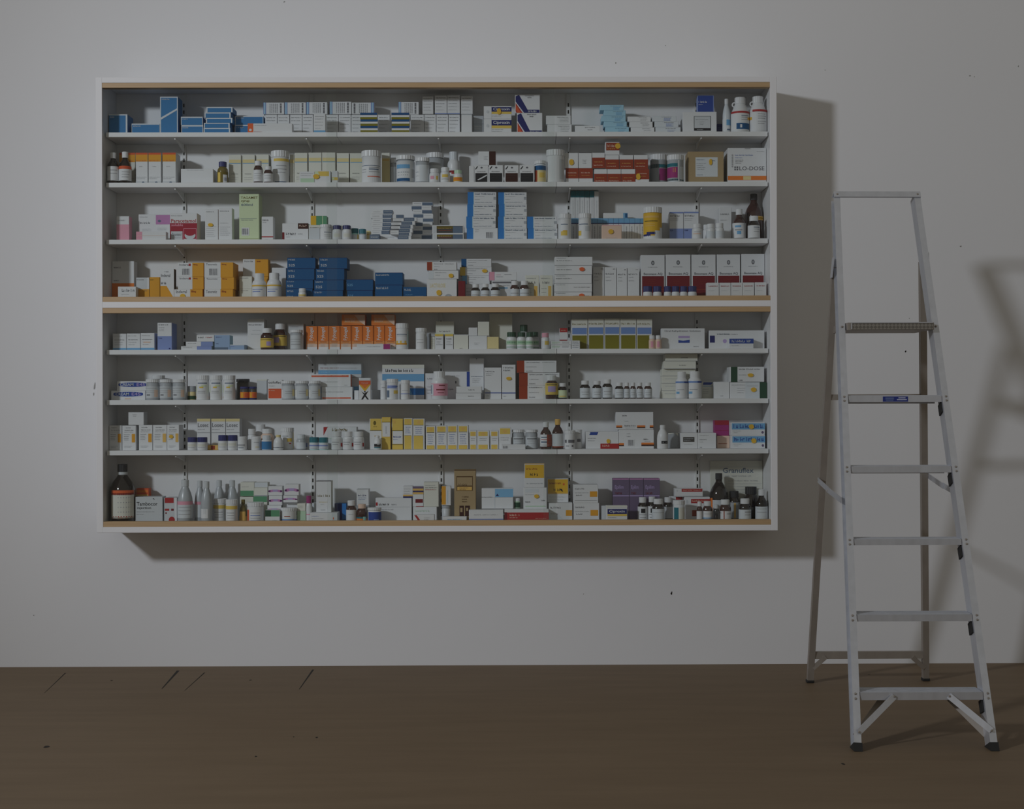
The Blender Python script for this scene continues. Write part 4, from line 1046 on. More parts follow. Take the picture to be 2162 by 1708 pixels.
STACK([(731.5, 788, 590), (733, 787, 613)], None, 1, 'db', 'deep blue carton of the low pair right of the stacks, # @', lambda i: [T(.03, .40, .24, .62, '525', 'sk'), R(0, 0, 1, .04, 'nb')], dp=.08, group='low pair of blue cartons')
STACK([(792, 850.5, 575.5), (792, 849.5, 601.5)], None, 1, 'db', 'wide blue carton with white heading, # @', [L(.04, .52, .12, 1, 'lg', 0.14), R(0, 0, 1, .02, 'nb')], dp=.08, group='wide blue cartons')
B(851.5, 900.5, 606, 1, 'db', 'low blue carton with a small bar code label @', [L(.05, .34, .12, 1, 'lg', 0.16), L(.1, .4, .5, 1, 'sk', .08), BC(.52, .66, .84, .98)], dp=.08)
B(901.5, 964, 553, 1, 'w', 'white pack with brown left end, top of its pile @', [R(0, 0, .18, 1, 'gd'), R(0, 0, .17, 1, 'rd'), L(.24, .54, .18, 1, 't', .09), L(.60, .9, .18, 1, 't', .09), L(.24, .42, .5, 1, 'f', .08), L(.24, .36, .8, 1, 't', .10)], yb=571, dp=.07)
B(904.5, 968, 571.3, 1, 'w', 'white pack with grey left end and sticker, middle of its pile @', [R(0, 0, .17, 1, 'cl'), L(.22, .6, .2, 1, 'f', .08), L(.24, .4, .5, 1, 'f', .08), S(.75, .62, .17, .50)], yb=589, dp=.07)
B(901.5, 964.5, 589.3, 1, 'w', 'large white carton with big grey capitals and a medallion @', [T(.10, .20, .62, .38, 'LACTULOSE', 'tn'), S(.40, .62, .18, .26), O(.72, .85, .13, .18, 'g'), O(.72, .88, .09, .12, 'lb'), O(.72, .93, .05, .07, 'st')], dp=.08)
B(967.5, 982, 593, 1, 'mr', 'narrow dark red box right of the medallion carton @', [])
def MB(c, s=0): return [R(0, 0, .17, 1, c), L(.22, .86, .16, 1, 't', .07), L(.22, .5, .40, 1, 'f', .06), L(.22, .4, .74, 1, 't', .07)] + ([S(.78, .46, .18, .42)] if s else [])
STACK([(974, 1037.5, 546.5), (971, 1038, 564), (976, 1034, 582)], 600, 2, 'w', 'white pack with coloured left end, # of the mixed pile @', lambda i: MB(('db', 'oy', 'sk')[i], i == 1), group='mixed pile with coloured ends')
B(982, 1040, 600, 2, 'w', 'white carton at the base of the mixed pile @', [L(.05, .3, .2, 4, 'f', .06, .18)])
B(1032.5, 1091, 574, 1, 'w', 'white carton with a pink left end above white-capped jars @', [R(0, 0, .20, 1, 'vi'), R(.02, 0, .19, 1, 'pk'), L(.26, .42, .30, 1, 'pk', .08), L(.55, .8, .28, 1, 'f', .06), L(.26, .5, .55, 1, 'f', .06)], yb=592)
B(1038, 1080, 592, 1, 'w', 'white box with black band print beneath the pink-ended carton @', [R(.04, .06, .98, .14, 't'), L(.1, .9, .2, 2, 'f', .06, .12), R(.3, .34, .8, .4, 'sk')])
JL = dict(lab=[(.06, .60, 'cl')], arc=[(-.6, .6, .30, .36, 'f'), (-.5, .4, .18, .24, 'f')])
ROWT('jar', [(995, 1014), (1015.5, 1034), (1035.5, 1056)], [600, 599.5, 599], 0, 'br', 'w', 'dark brown jar with white cap, # of the left group @', group='left group of brown jars', **JL)
ROWT('jar', [(1077, 1096.5), (1097, 1118)], 593, 0, 'bw', 'w', 'reddish brown jar with white cap, # beside the olive-marked boxes @', group='reddish brown jars', lab=[(.06, .58, 'cl')], arc=[(-.9, .9, .1, .16, 'pb'), (-.6, .6, .34, .38, 'f')])
ROWB([(1109, 1138), (1140, 1167)], [581, 581], 1, 'iv', 'cream carton with an olive mark, # @', [L(.1, .8, .10, 1, 'f', .04), L(.2, .75, .24, 1, 't', 0.09), R(.64, .42, .88, .82, 'oy'), R(.66, .44, .86, .80, 'gd'), L(.1, .5, .5, 2, 'f', .03, .15)], group='cream cartons with olive marks')
def BIG(i): return [L(.05, .46, .38 if i != 3 else .40, 1, 't', .11) if i < 3 else L(.52, .95, .38, 1, 't', .11), L(.05, .3, .12, 1, 'f', .06), R(0, .96, 1, 1, 'f')] + ([S(.73, .40, .15, .44, 'os')] if i in (1, 4) else [])
STACK([(1171, 1251, 542.3), (1171, 1250, 560.8), (1170, 1249.5, 580), (1170, 1250, 598.5), (1170, 1249.5, 616.5)], None, 1, 'w', 'long white box, # of the white stack of five @', BIG, dp=.09, group='white stack of five')
WU = [L(.08, .85, .17, 1, 't', .045), L(.1, .5, .27, 1, 'f', .03), L(.1, .55, .37, 1, 'f', .03), L(.7, .9, .04, 1, 't', .03)]
ROWB([(1252, 1275.5), (1276.5, 1302), (1303, 1324), (1325, 1350)], [563.5, 564, 565.5, 565], 2, 'w', 'white upright carton left of the maroon panels, # @', WU, group='white upright cartons left of the maroon panels')
MAR = [O(.50, .17, .07, .05, 't'), O(.5, .17, .035, .025, 'g'), L(.30, .70, .25, 1, 'f', .02), T(.12, .38, .90, .44, 'Beconase AQ'), R(.05, .455, .96, 1, 'mr'), L(.3, .65, .52, 3, 'rd', .015, .04), R(.05, .74, .96, .75, 'rd')]
ROWB([(1353, 1403.5), (1405.5, 1458), (1460, 1511), (1513.5, 1562.8), (1565.5, 1616.5)], [538.5, 537.5, 537.5, 537, 536], 2, 'w', 'large white carton with a maroon lower panel, # @', MAR, dp=.05, group='large cartons with maroon panels')
ROWT('low', [(1358, 1377), (1379, 1396.5), (1402, 1417), (1418, 1434.5), (1435.5, 1451), (1452, 1470.5)], 604.5, 0, 'w', 'nb', 'short white bottle with navy cap before the maroon panels, # @', lab=[(.05, .5, 'w')], bk='plastic', group='six short navy-capped bottles')
ROWB([(1492.5, 1518), (1519, 1542.8), (1543.8, 1567.8), (1568.5, 1592.5), (1594, 1618)], [596.8, 596.8, 596.6, 596.4, 596], 0, 'w', 'small white box with red heading before the maroon panels, # @', [L(.12, .88, .16, 1, 'r', .07), L(.15, .7, .45, 1, 'lg', .04)], group='five small white boxes with red headings')

# fifth shelf
ROW = 5
BST = [R(0, .86, 1, 1, 'sk'), L(.08, .7, .12, 1, 'f', .05), L(.12, .85, .34, 1, 't', .06), L(.15, .75, .50, 2, 'f', .04, .14)]
ROWB([(238, 266.5), (267.5, 296), (297, 326)], [704.5, 704, 703.2], 1, 'w', 'white carton with a blue base band, # @', lambda i: BST + ([R(.2, .50, .7, .56, 'cm')] if i == 2 else []), dp=.09, group='three cartons with blue base bands')
B(332.5, 362.5, 681.5, 1, 'w', 'tall carton, white above and periwinkle below, @', [R(0, .49, 1, 1, 'pb'), L(.08, .75, .05, 1, 't', .04), L(.1, .5, .16, 3, 'f', .02, .06), L(.08, .32, .54, 1, 'nb', .04), O(.85, .94, .06, .025, 'nb')], sc='pb', dp=.09)
HALF = lambda a: [R(a, 0, 1, 1, 'pb'), R(0, 0, a, 1, 'w'), L(.06, a * .7, .25, 1, 't', .20)]
B(382.5, 446.5, 731, 0, 'w', 'flat white and periwinkle box at the foot of its pile @', HALF(.52), dp=.07)
B(393, 449, 721.5, 0, 'w', 'flat white and periwinkle box in the middle of its pile @', HALF(.56), yb=731, dp=.07)
B(415, 452.3, 707.5, 0, 'w', 'white box with black and red print on the flat pile @', [L(.08, .45, .22, 1, 't', .26), L(.52, .9, .24, 1, 'r', .22)], yb=722, dp=.06)
B(453, 485, 707.5, 0, 'lb', 'pale blue box standing right of the flat pile @', [R(0, 0, 1, 1, 'bl2'), L(.1, .5, .10, 1, 'nb', .08), L(.1, .3, .55, 1, 'nb', .06), R(0, .84, .9, 1, 'sl')], dp=.07)
B(485.5, 516, 727.5, 0, 'bl2', 'flat pale blue box right of the standing pale blue one @', [R(0, 0, 1, .16, 'cl'), L(.06, .3, .3, 1, 'pb', .10)], dp=.07)
B(521.5, 556.5, 673, 1, 'w', 'tall white carton left of the yellow-labelled jars @', [L(.06, .9, .16, 1, 't', .05), L(.3, .8, .36, 1, 'f', .02), L(.2, .8, .48, 1, 'f', .02), R(0, .955, 1, .96, 'f')], dp=.08)
YL = dict(bk='glass')
BT('jar', 550, 577.5, 693, 0, 'bw', 'w', 'brown jar with yellow label, smaller of two @', lab=[(.10, .52, 'oy')], arc=[(.05, .5, .18, .38, 'lp'), (-.7, .6, .44, .47, 'ng')], group='two brown jars with yellow labels')
BT('jar', 577, 604.5, 683, 1, 'bw', 'w', 'brown jar with yellow label, larger of two @', lab=[(.16, .56, 'oy')], arc=[(-.7, 0, .28, .48, 'lp'), (-.1, .7, .50, .53, 'ng')], group='two brown jars with yellow labels')
B(606, 641, 683, 2, 'lg', 'grey carton behind the grey white-lidded jar @', [L(.2, .7, .1, 1, 'f', .04)])
BT('pot', 612.5, 639.5, 696.5, 0, 'g', 'w', 'grey jar with white lid left of the orange cartons @', lab=[(.04, .72, 'lg')], arc=[(-.7, .5, .5, .53, 'f'), (-.6, .5, .38, .41, 'f'), (-.6, .5, .24, .28, 'f')], bk='plastic')
ORC = [R(0, .64, 1, .76, 'os2'), R(0, .76, 1, .88, 'cm'), R(0, .88, 1, 1, 'w'), R(0, 0, .06, 1, 'o'), V(.30, .06, .72, .60, 'Fybogel', 'w'), L(.2, .85, .66, 1, 'rd', .02), L(.25, .8, .74, 3, 'f', .015, .05)]
ROWB([(646, 669.5), (671, 693.5), (694.5, 717.5), (718.5, 741), (742.2, 764.5), (765.5, 787.8), (789, 811.5), (812.3, 835.2)], [688.5, 688.3, 688, 688, 688, 687.8, 687.5, 687.5], 1, 'o', 'orange upright carton with white sideways lettering, # @', ORC, dp=.07, group='orange upright cartons')
ROWB([(721.5, 770.5), (784, 833)], 663.8, 1, 'o', 'orange carton lying on the orange row, # @', [P([(.10, .05), (1, .05), (1, .98), (.98, .98), (.9, .85), (.1, .75)], 'os2'), P([(.55, .05), (1, .05), (1, .98), (.75, .60)], 'cm'), L(.15, .6, .36, 2, 'w', .10, .18), L(.65, .95, .30, 4, 'f', .05, .12)], yb=687.3, dp=.07, group='orange cartons on the orange row')
B(753.5, 823.5, 726.5, 0, 'w', 'long low white box with a magenta right end @', [R(.80, 0, 1, 1, 'mg'), L(.3, .7, .4, 1, 'f', .12)])
BT('tub', 835.5, 862.5, 683, 0, 'w', 'w', 'white tube-shaped tub with yellow zigzag near its foot @', lab=[(.02, .78, 'w')], arc=[(-.6, .6, .56, .585, 'sl'), (-.6, .6, .50, .52, 'f'), (-.8, .6, .18, .24, 'am'), (-.7, -.4, .24, .33, 'oy'), (-.2, 0, .24, .33, 'oy'), (.3, .5, .24, .33, 'oy'), (.75, .9, .1, .7, 'tl')], bk='plastic')
BT('tub', 877.5, 901, 692.5, 0, 'w', 'w', 'white tub with a projecting lid right of the zigzag tub @', lab=[(.02, .72, 'w')], arc=[(-.6, .3, .44, .46, 'f'), (-.5, .3, .3, .32, 'f'), (.4, .9, .05, .7, 'lg')], bk='plastic')
B(902, 909, 703, 2, 'g', 'narrow grey box right of the lidded tub @', [])
B(909.5, 918, 711, 1, 'iv', 'small cream box left of the lime-topped cartons @', [L(.1, .9, .2, 4, 'f', .05, .16)])
B(920, 958.5, 678.5, 2, 'iv', 'cream carton with lime base behind the lime-topped cartons @', [L(.2, .8, .32, 1, 't', .05), R(0, .42, 1, .62, 'w')])
LIME = [R(0, 0, 1, .18, 'oy'), R(0, 0, 1, .05, 'pg'), L(.15, .85, .30, 1, 't', .07), L(.2, .7, .46, 2, 'f', .05, .10), L(.15, .9, .68, 1, 'f', .03)]
ROWB([(918.3, 936), (939.5, 957)], 704, 1, 'w', 'white carton with lime green top, # @', LIME, group='two cartons with lime tops')
B(958, 989, 706.5, 1, 'iv', 'plain cream carton right of the lime-topped pair @', [L(.4, .6, .90, 1, 't', .05), R(0, 0, 1, .03, 'cl')], dp=.07)
B(989.5, 1008, 691.5, 1, 'w', 'small white box stacked left on a wide white pack @', [], yb=709)
B(1009, 1033, 678, 1, 'iv', 'taller cream box stacked right on a wide white pack @', [R(0, 0, 1, .03, 'k')], yb=709)
B(990, 1028.5, 709, 1, 'w', 'wide white pack carrying two smaller boxes @', [L(.3, .6, .5, 2, 'f', .04, .10), R(0, 0, 1, .03, 'cl')], dp=.07)
B(1033.5, 1081.5, 661.5, 2, 'iv', 'tall plain cream carton reaching the top runner @', [R(0, .0, 1, .02, 'lg')])
B(1029, 1053, 711, 1, 'tn', 'squat tan box in front of the tall cream carton @', [L(.1, .9, .9, 1, 'f', .05)])
BT('low', 1056.5, 1069, 711, 2, 'dk', 'dg', 'short dark bottle with green cap behind the green-capped group @', bk='plastic')
GC = dict(lab=[(.05, .56, 'w')], arc=[(-.8, .8, .26, .50, 'ms'), (-.6, .6, .34, .44, 'gg'), (-.8, .8, .1, .14, 'gg')], bk='plastic')
BT('pill', 1096.5, 1115, 686, 2, 'w', 'dg', 'white bottle with dark green cap standing highest of its group @', **GC)
ROWT('pill', [(1069, 1091), (1091.5, 1110.5), (1110.5, 1126)], [701.5, 701.5, 702], 0, 'w', 'dg', 'white bottle with green cap, # in the front row @', group='front row of green-capped bottles', **GC)
BT('pill', 1116, 1138, 701, .055, 'lg', 'dg', 'white bottle with green cap behind the front row @', **GC)
BT('pill', 1143, 1160, 703, 0, 'w', 'pk', 'white bottle with pink cap and a yellow patch @', lab=[(.05, .5, 'w')], arc=[(-.1, .6, .26, .5, 'oy'), (-.9, -.5, .05, .5, 'lg')], bk='plastic')
STACK([(1163, 1206, 719.5), (1163.5, 1205.5, 728)], None, 0, 'w', 'flat white box before the olive-based cartons, # of two @', [L(.05, .45, .3, 2, 'ms', .12, .25), L(.55, .9, .25, 2, 'f', .12, .28)], group='pair of flat white boxes')
B(1181.5, 1198, 692.5, 1, 'w', 'small white box with a red top on a white pack @', [R(.02, 0, 1, .34, 'r'), L(.2, .8, .14, 1, 'cm', .10), R(0, .94, 1, 1, 'r')], yb=719)
B(1180, 1199.5, 719.3, 1, 'w', 'small white pack beneath the red-topped box @', [L(.1, .8, .3, 1, 'f', .1)])
B(1206.8, 1224.5, 719, 0, 'w', 'small flat box with grey lines before the olive cartons @', [L(.1, .9, .12, 4, 'sl', .10, .22)])
OLV = [R(0, 0, 1, .22, 'iv'), L(.05, .92, .13, 1, 'ng', .06), R(0, .24, 1, .28, 'w'), R(.05, .285, .95, .50, 'pb2'), R(.05, .54, .95, .99, 'ol'), L(.1, .6, .57, 1, 'ng', .02)]
ROWB([(1206.5, 1240.5), (1241.8, 1275), (1276, 1308.5), (1309.5, 1343), (1344, 1376.8)], [674, 673, 672.5, 673, 673.5], 1, 'w', 'white carton with blue band over an olive panel, # @', OLV, dp=.08, group='five cartons with olive panels')
ROWT('pill', [(1370, 1383.3), (1383.5, 1396.5)], 708, 0, 'cm', 'w', 'small pinkish bottle with white cap, # @', lab=[(.05, .6, 'cm')], arc=[(-.3, .2, .1, .55, 'pk')], bk='plastic', group='two small pinkish bottles')
B(1396.5, 1488, 693.2, 1, 'w', 'wide white carton of rehydration solution with a blue landscape patch @', [T(.07, .09, .90, .19, 'Oral Rehydration Solution'), R(.39, .37, .65, .70, 'lp'), R(.39, .48, .65, .62, 'cl'), P([(.39, .57), (.5, .60), (.65, .56), (.65, .70), (.39, .70)], 'by'), L(.74, .86, .86, 1, 't', .04)], dp=.10)
B(1497.5, 1614, 697.5, 1, 'w', 'long white carton with a navy square at its left @', [R(.01, .28, .10, .66, 'nb'), L(.14, .52, .18, 1, 'f', .06), L(.14, .36, .16, 1, 'sl', .07), O(.28, .58, .035, .11, 'lp'), L(.4, .6, .8, 1, 'f', .04)], dp=.07)
B(1540, 1591, 715, 0, 'w', 'white box with a royal blue name band before the long carton @', [R(0, 0, 1, .50, 'by'), L(.10, .64, .12, 1, 'lg', .26), L(.72, .90, .12, 1, 'lg', .26), L(.1, .4, .66, 1, 'f', .08)])

# sixth shelf
ROW = 6
OVAL = lambda x0, x1, y0, y1: P([(x0 + (x1 - x0) * (.5 + .5 * max(-1, min(1, 1.12 * math.cos(a * math.pi / 16)))), (y0 + y1) / 2 + (y1 - y0) / 2 * math.sin(a * math.pi / 16)) for a in range(32)], 'by')
CRM = [OVAL(.07, .93, .10, .62), T(.13, .20, .52, .50, 'CREAM', 'lg'), T(.60, .20, .86, .50, 'E45', 'lp'), R(.40, .78, .58, .9, 'cm')]
B(247, 310, 805, 1, 'w', 'white cream carton with a blue oval, stacked set back @', [OVAL(.05, 1.0, .12, .60), T(.10, .20, .55, .50, 'CREAM', 'lg'), T(.66, .20, .94, .50, 'E45', 'lp')], yb=825, dp=.06)
B(234.5, 307, 825, 1, 'w', 'white cream carton with a blue oval, lower of the pair @', CRM, dp=.065)
BT('pot', 320, 348, 792.5, 2, 'g', 'w', 'grey jar with white lid behind the front three @', bk='plastic')
GJ = dict(lab=[(.10, .66, 'lg')], arc=[(-.8, .5, .56, .59, 'f'), (-.7, .4, .44, .46, 'f'), (-.7, .4, .36, .38, 'f'), (-.5, -.1, .22, .27, 't'), (.3, .7, .15, .5, 'cm')], bk='plastic')
ROWT('pot', [(308, 336.5), (337, 364.3), (365.5, 393.5)], 801, 0, 'g', 'w', 'grey jar with white lid, # right of the cream cartons @', group='three grey jars by the cream cartons', **GJ)
BT('low', 395, 412.5, 815, 1, 'tn', 'g', 'small grey-green jar right of the three grey jars @', lab=[(.05, .3, 'dg')], bk='plastic')
ROWT('tub', [(414, 441.5), (443, 469.3), (471, 497)], 792.5, 0, 'w', 'w', 'tall white tub with a green sprig mark, # @', lab=[(.02, .74, 'w')], arc=[(-.4, .6, .66, .70, 'sl'), (-.2, .2, .48, .54, 'oy'), (0, .5, .54, .60, 'pg'), (-.4, .4, .34, .36, 'f'), (-.4, .4, .27, .29, 'f'), (-.9, -.6, .3, .6, 'pg'), (-.9, -.7, .06, .14, 'am')], bk='plastic', group='three tall tubs with green sprigs')
BT('pot', 499, 527, 800, 2, 'dk', 'k', 'black jar behind the orange-labelled black jars @', bk='plastic')
ROWT('pot', [(507, 526.5), (526.5, 542)], 816.5, 0, 'dk', 'nb', 'small black jar with orange label, # @', lab=[(.14, .60, 'o')], arc=[(-.5, -.1, .16, .56, 'am'), (.1, .6, .2, .5, 'ro'), (-.9, .9, .03, .12, 'nb')], bk='plastic', group='small black jars with orange labels')
B(542.5, 563.5, 801, 2, 'lg', 'plain shade-grey carton right of the black jars @', [R(0, 0, 1, .06, 'iv')])  # light grey base paints the shade at this spot
B(565, 597, 802.3, 1, 'w', 'white carton with black name over a red lower half @', [T(.06, .06, .92, .18, 'colofac', 'k'), L(.1, .5, .28, 1, 'f', .04), R(.06, .44, .94, .93, 'ro'), L(.1, .5, .50, 1, 'cm', .06)])
ROWT('pot', [(593.5, 622), (623, 651.8), (652.5, 677.5)], 804, 0, 'g', 'w', 'grey jar with white lid, # right of the red-halved carton @', lab=[(.06, .72, 'lg')], arc=[(-.9, -.4, .14, .52, 'w'), (-.8, -.5, .2, .46, 'f'), (-.2, .5, .42, .45, 'f'), (-.2, .5, .32, .35, 'f'), (.5, .8, .2, .55, 'tn')], bk='plastic', group='three grey jars by the red-halved carton')
B(672, 763, 766.5, 2, 'lg', 'long grey carton with a blue band, standing behind white cartons @', [L(.05, .48, .30, 1, 'rd', .07), L(.5, .9, .33, 1, 'f', .05), R(0, .50, 1, .78, 'sk'), L(.06, .28, .58, 1, 'lb', .08), R(0, 0, 1, .05, 'g')], yb=797)
B(672, 763, 797.5, 2, 'lg', 'grey carton hidden low behind the red-striped white cartons @', [R(0, .4, 1, .7, 'sk')])
B(652.5, 740, 790, 1, 'w', 'white carton with a red top stripe, upper of the pair @', [R(.05, .08, .95, .22, 'ro'), L(.06, .9, .10, 1, 'cm', .05), L(.28, .7, .58, 1, 'f', .05), L(.84, .92, .84, 1, 'f', .06)], yb=816.8, sc='ro', dp=.046)
B(678, 744, 817, 1, 'w', 'white carton with a red bottom stripe, lower of the pair @', [R(.03, .82, .95, .93, 'ro'), L(.03, .7, .36, 1, 't', .05), L(.1, .6, .84, 1, 'cm', .05)], dp=.046)
B(748, 757.5, 824, 1, 'w', 'small plain white box left of the red and yellow bottle pack @', [])
B(758, 782.5, 798, 0, 'w', 'white carton with flame red top and a leaping black figure @', [R(0, .10, 1, .32, 'ro'), P([(0, .30), (1, .30), (.55, .60), (.45, .60)], 'y'), P([(.1, .30), (.9, .30), (.5, .5)], 'o'), L(.2, .8, .20, 1, 'cm', .06), P([(.20, .62), (.46, .72), (.80, .60), (.58, .80), (.84, 1), (.70, 1), (.50, .86), (.32, 1), (.18, 1), (.42, .78)], 'k'), O(.5, .64, .06, .035, 'k'), P([(0, .12), (.12, 0), (.88, 0), (1, .12)], 'cl')])
B(784, 802, 823, 2, 'cl', 'plain shade-grey box right of the leaping-figure pack @', [])  # pale grey base stands for shade beside the pack
B(807, 895.5, 770, 2, 'w', 'large white carton with two blue bands behind white tubs @', [L(.08, .74, .12, 1, 'k', .09), R(0, .27, 1, .48, 'sk'), L(.06, .28, .40, 1, 'lb', .05), L(.67, .74, .60, 1, 't', .05), R(.60, .68, 1, .87, 'sk'), P([(.66, .68), (1, .68), (1, .87), (.72, .87)], 'cb'), R(0, 0, 1, .10, 'iv')])
BT('tub', 803, 816.5, 803, .04, 'w', 'w', 'slim white tub left of the blue-marked tub @', lab=[(.02, .76, 'w')], arc=[(-.3, .4, .6, .64, 'f')], bk='plastic')
BT('tub', 816, 841, 800, 0, 'w', 'w', 'white tub with blue print and yellow sticker @', lab=[(.02, .78, 'w')], arc=[(-.6, .6, .54, .68, 'pb'), (0, .7, .60, .66, 'by'), (-.7, -.3, .1, .44, 'sl'), (.2, .8, .28, .44, 'oy')], bk='plastic')
BT('tub', 846, 865.5, 802.5, 0, 'w', 'w', 'white tub with a thin blue line, right of the blue-marked tub @', lab=[(.02, .80, 'w')], arc=[(-.9, .9, .27, .31, 'pb'), (-.5, .5, .46, .48, 'f')], bk='plastic')
B(898, 938, 788, 2, 'w', 'white carton half hidden behind the pink-labelled bottle @', [L(.1, .4, .18, 1, 't', .06), L(.1, .3, .5, 3, 'f', .04, .12)])
BT('wide', 910, 945, 784, 0, 'w', 'w', 'white bottle with a pink label @', lab=[(.13, .56, 'pk')], arc=[(-.95, -.45, .14, .54, 'cl'), (-.9, -.6, .2, .5, 'sl'), (-.2, .5, .32, .36, 'mr'), (.0, .5, .48, .51, 'mr'), (-.1, .4, .22, .24, 'mr')], bk='plastic')
B(938.5, 991.5, 785, 2, 'w', 'white carton with a royal blue right edge @', [R(.885, 0, 1, 1, 'by'), L(.3, .6, .12, 1, 'f', .05), O(.45, .38, .03, .05, 't'), L(.1, .4, .6, 1, 'f', .06)])
STACK([(963.5, 1017, 816), (962.5, 1016, 830)], None, 0, 'w', 'flat white box before the tall white carton, # @', [L(.48, .72, .42, 1, 't', .16), R(0, .96, 1, 1, 'f')], dp=.06, group='flat white boxes before the tall carton')
B(991.5, 1021.5, 756.5, 2, 'w', 'tallest white upright carton with grey type midway @', [L(.1, .9, .43, 1, 'sl', .02), L(.2, .8, .49, 3, 'f', .02, .04), R(0, .97, 1, .975, 'f'), P([(.45, 0), (.53, 0), (.49, .04)], 't')])
NV = [L(.08, .60, .10, 1, 't', .045), L(.1, .5, .18, 2, 'f', .03, .05), R(.03, .79, 1, .815, 'by'), L(.1, .3, .88, 1, 'f', .03)]
B(1022.5, 1058.5, 776, 1, 'w', 'white upright carton with a thin navy line near its foot @', NV, dp=.09)
B(1060, 1088.5, 770, 1, 'w', 'white upright carton with navy line and a yellow sticker @', [L(.1, .85, .06, 1, 't', .05), L(.1, .6, .14, 1, 't', .045), R(0, .81, 1, .835, 'by'), L(.1, .3, .90, 1, 'f', .03), S(.50, .40, .42, .10)], dp=.09)
def BRN(w): return [R(0, 0, w, 1, 'rd'), L(w + .04, .58, .10, 1, 't', .08), L(.64, .95, .10, 1, 't', .06), L(w + .04, .50, .48, 1, 'f', .07), L(w + .04, .40, .82, 1, 't', .08)]
STACK([(1091, 1175, 761.5), (1096, 1181.5, 786.8), (1096, 1180, 814)], None, 1, 'w', 'white carton with a brown left end, # of three @', lambda i: BRN((.19, .21, .21)[i]), dp=.046 + .05, group='white cartons with brown ends')
BT('jar', 1151.5, 1178, 792.5, .002, 'bw', 'w', 'brown jar with a yellow label and lilac square @', lab=[(.18, .66, 'oy')], arc=[(-.4, .4, .30, .54, 'lp'), (-.6, .6, .58, .62, 'ng')])
BT('jar', 1178.5, 1197, 809, 0, 'br', 'w', 'smaller dark jar with a pale green label @', lab=[(.08, .56, 'pg')], arc=[(-.5, .4, .14, .2, 'oy')])
SD = dict(lab=[(.06, .60, 'cl')], arc=[(-.5, .5, .36, .39, 'f'), (-.4, .4, .22, .25, 'f')])
ROWT('jar', [(1224.5, 1246), (1250.5, 1270.5), (1271.5, 1293), (1298, 1317)], [803.5, 804, 801, 807.5], 0, 'br', 'w', 'larger dark jar with white cap, # @', group='four larger dark jars', **SD)
ROWT('jar', [(1317.5, 1329.5), (1330.5, 1342.5), (1344, 1357.5), (1359.5, 1376.5)], 807.5, 0, 'bw', 'w', 'small brown jar with white cap, # @', group='four smaller brown jars', **SD)
STACK([(1405, 1473, 747), (1401.5, 1469.5, 762.5), (1399, 1469, 778.8), (1398.5, 1468, 794), (1398, 1468, 809.5), (1397.5, 1467, 825)], None, 1, 'iv', 'long white box, # of the tall white stack of six @', lambda i: [L(.48, .70, .45, 1, 't', .14), R(0, .95, 1, 1, 'f')] if i < 2 else [R(0, .95, 1, 1, 'f'), L(.1, .5, .3, 1, 'lg', .1)], dp=.06 + .04, group='tall white stack of six')
ROWT('wide', [(1426.5, 1451.8), (1452.3, 1481)], [785, 784], 0, 'w', 'w', 'white bottle with a blue ring, # @', lab=[(.04, .58, 'w'), (.575, .64, 'pb2')], arc=[(.2, .9, .58, .635, 'by'), (-.7, -.3, .18, .26, 'sk'), (-.6, .2, .32, .34, 'f')], bk='plastic', group='two white bottles with blue rings')
B(1481.5, 1507.5, 806, 2, 'iv', 'pale carton with a navy slanted patch right of the ringed bottles @', [P([(.15, .03), (.95, .03), (.75, .18), (.1, .18)], 'by'), R(.1, .24, .9, .27, 'sk'), L(.1, .6, .42, 2, 'f', .04, .14), L(.1, .5, .66, 1, 'f', .04)])
B(1508, 1540, 806, 1, 'w', 'plain white carton left of the green-ended pair @', [L(.4, .6, .82, 1, 't', .05), R(0, 0, 1, .02, 'cl')])
B(1541, 1613.5, 774.5, 1, 'w', 'white carton with a dark green left end @', [R(.03, 0, .22, 1, 'dg'), L(.26, .9, .11, 1, 't', .08), L(.26, .5, .50, 1, 'f', .06), L(.26, .38, .84, 1, 't', .09), S(.60, .55, .18, .24)], yb=806.5, dp=.09)
B(1541, 1619, 807, 1, 'w', 'white carton with a dark green right end @', [R(.81, 0, 1, 1, 'dg'), L(.05, .42, .14, 1, 'f', .05), L(.2, .42, .34, 3, 'f', .04, .14), R(.42, .0, .80, 1, 'cl'), L(.46, .78, .2, 1, 'f', .05), S(.64, .46, .16, .28)], dp=.09)

# seventh shelf
ROW = 7
ANT = [L(.2, .65, .07, 1, 't', .04), L(.18, .85, .17, 1, 't', .04), L(.15, .8, .25, 1, 'f', .03), L(.12, .55, .36, 4, 'f', .02, .07), R(.68, .32, .92, .66, 'am'), L(.15, .6, .80, 1, 'f', .03), L(.15, .5, .86, 1, 'f', .02)]
ROWB([(229, 256.8), (258.2, 286.8), (293, 321.8), (323, 352.3), (353, 378)], [898.2, 898.5, 897.5, 897.5, 897.2], 1, 'w', 'white upright carton with an amber patch, # @', lambda i: ANT[:-3] + [R(.70, .34, .94, .68, 'gd' if i > 2 else 'am'), L(.15, .7, .82, 2, 'f', .025, .05)] + ([S(.34, .46, .36, .15)] if i == 4 else []), dp=.08, group='five cartons with amber patches')
B(271, 303.5, 870, 1, 'w', 'small white carton standing on the amber-patched row @', [L(.28, .55, .18, 1, 't', .05), L(.3, .5, .3, 1, 'f', .04), R(0, 0, 1, .02, 'g')], yb=898, dp=.06, sc='cl')
LOS = [R(0, 0, 1, .09, 'tn'), T(.06, .14, .86, .27, 'Losec'), L(.06, .6, .33, 1, 'f', .03), R(.02, .44, .98, .46, 'f')]
ROWB([(416, 444), (446, 476), (477, 506)], 884, 2, 'w', 'white upright carton headed in black, # behind navy-capped bottles @', LOS, group='three black-headed white cartons')
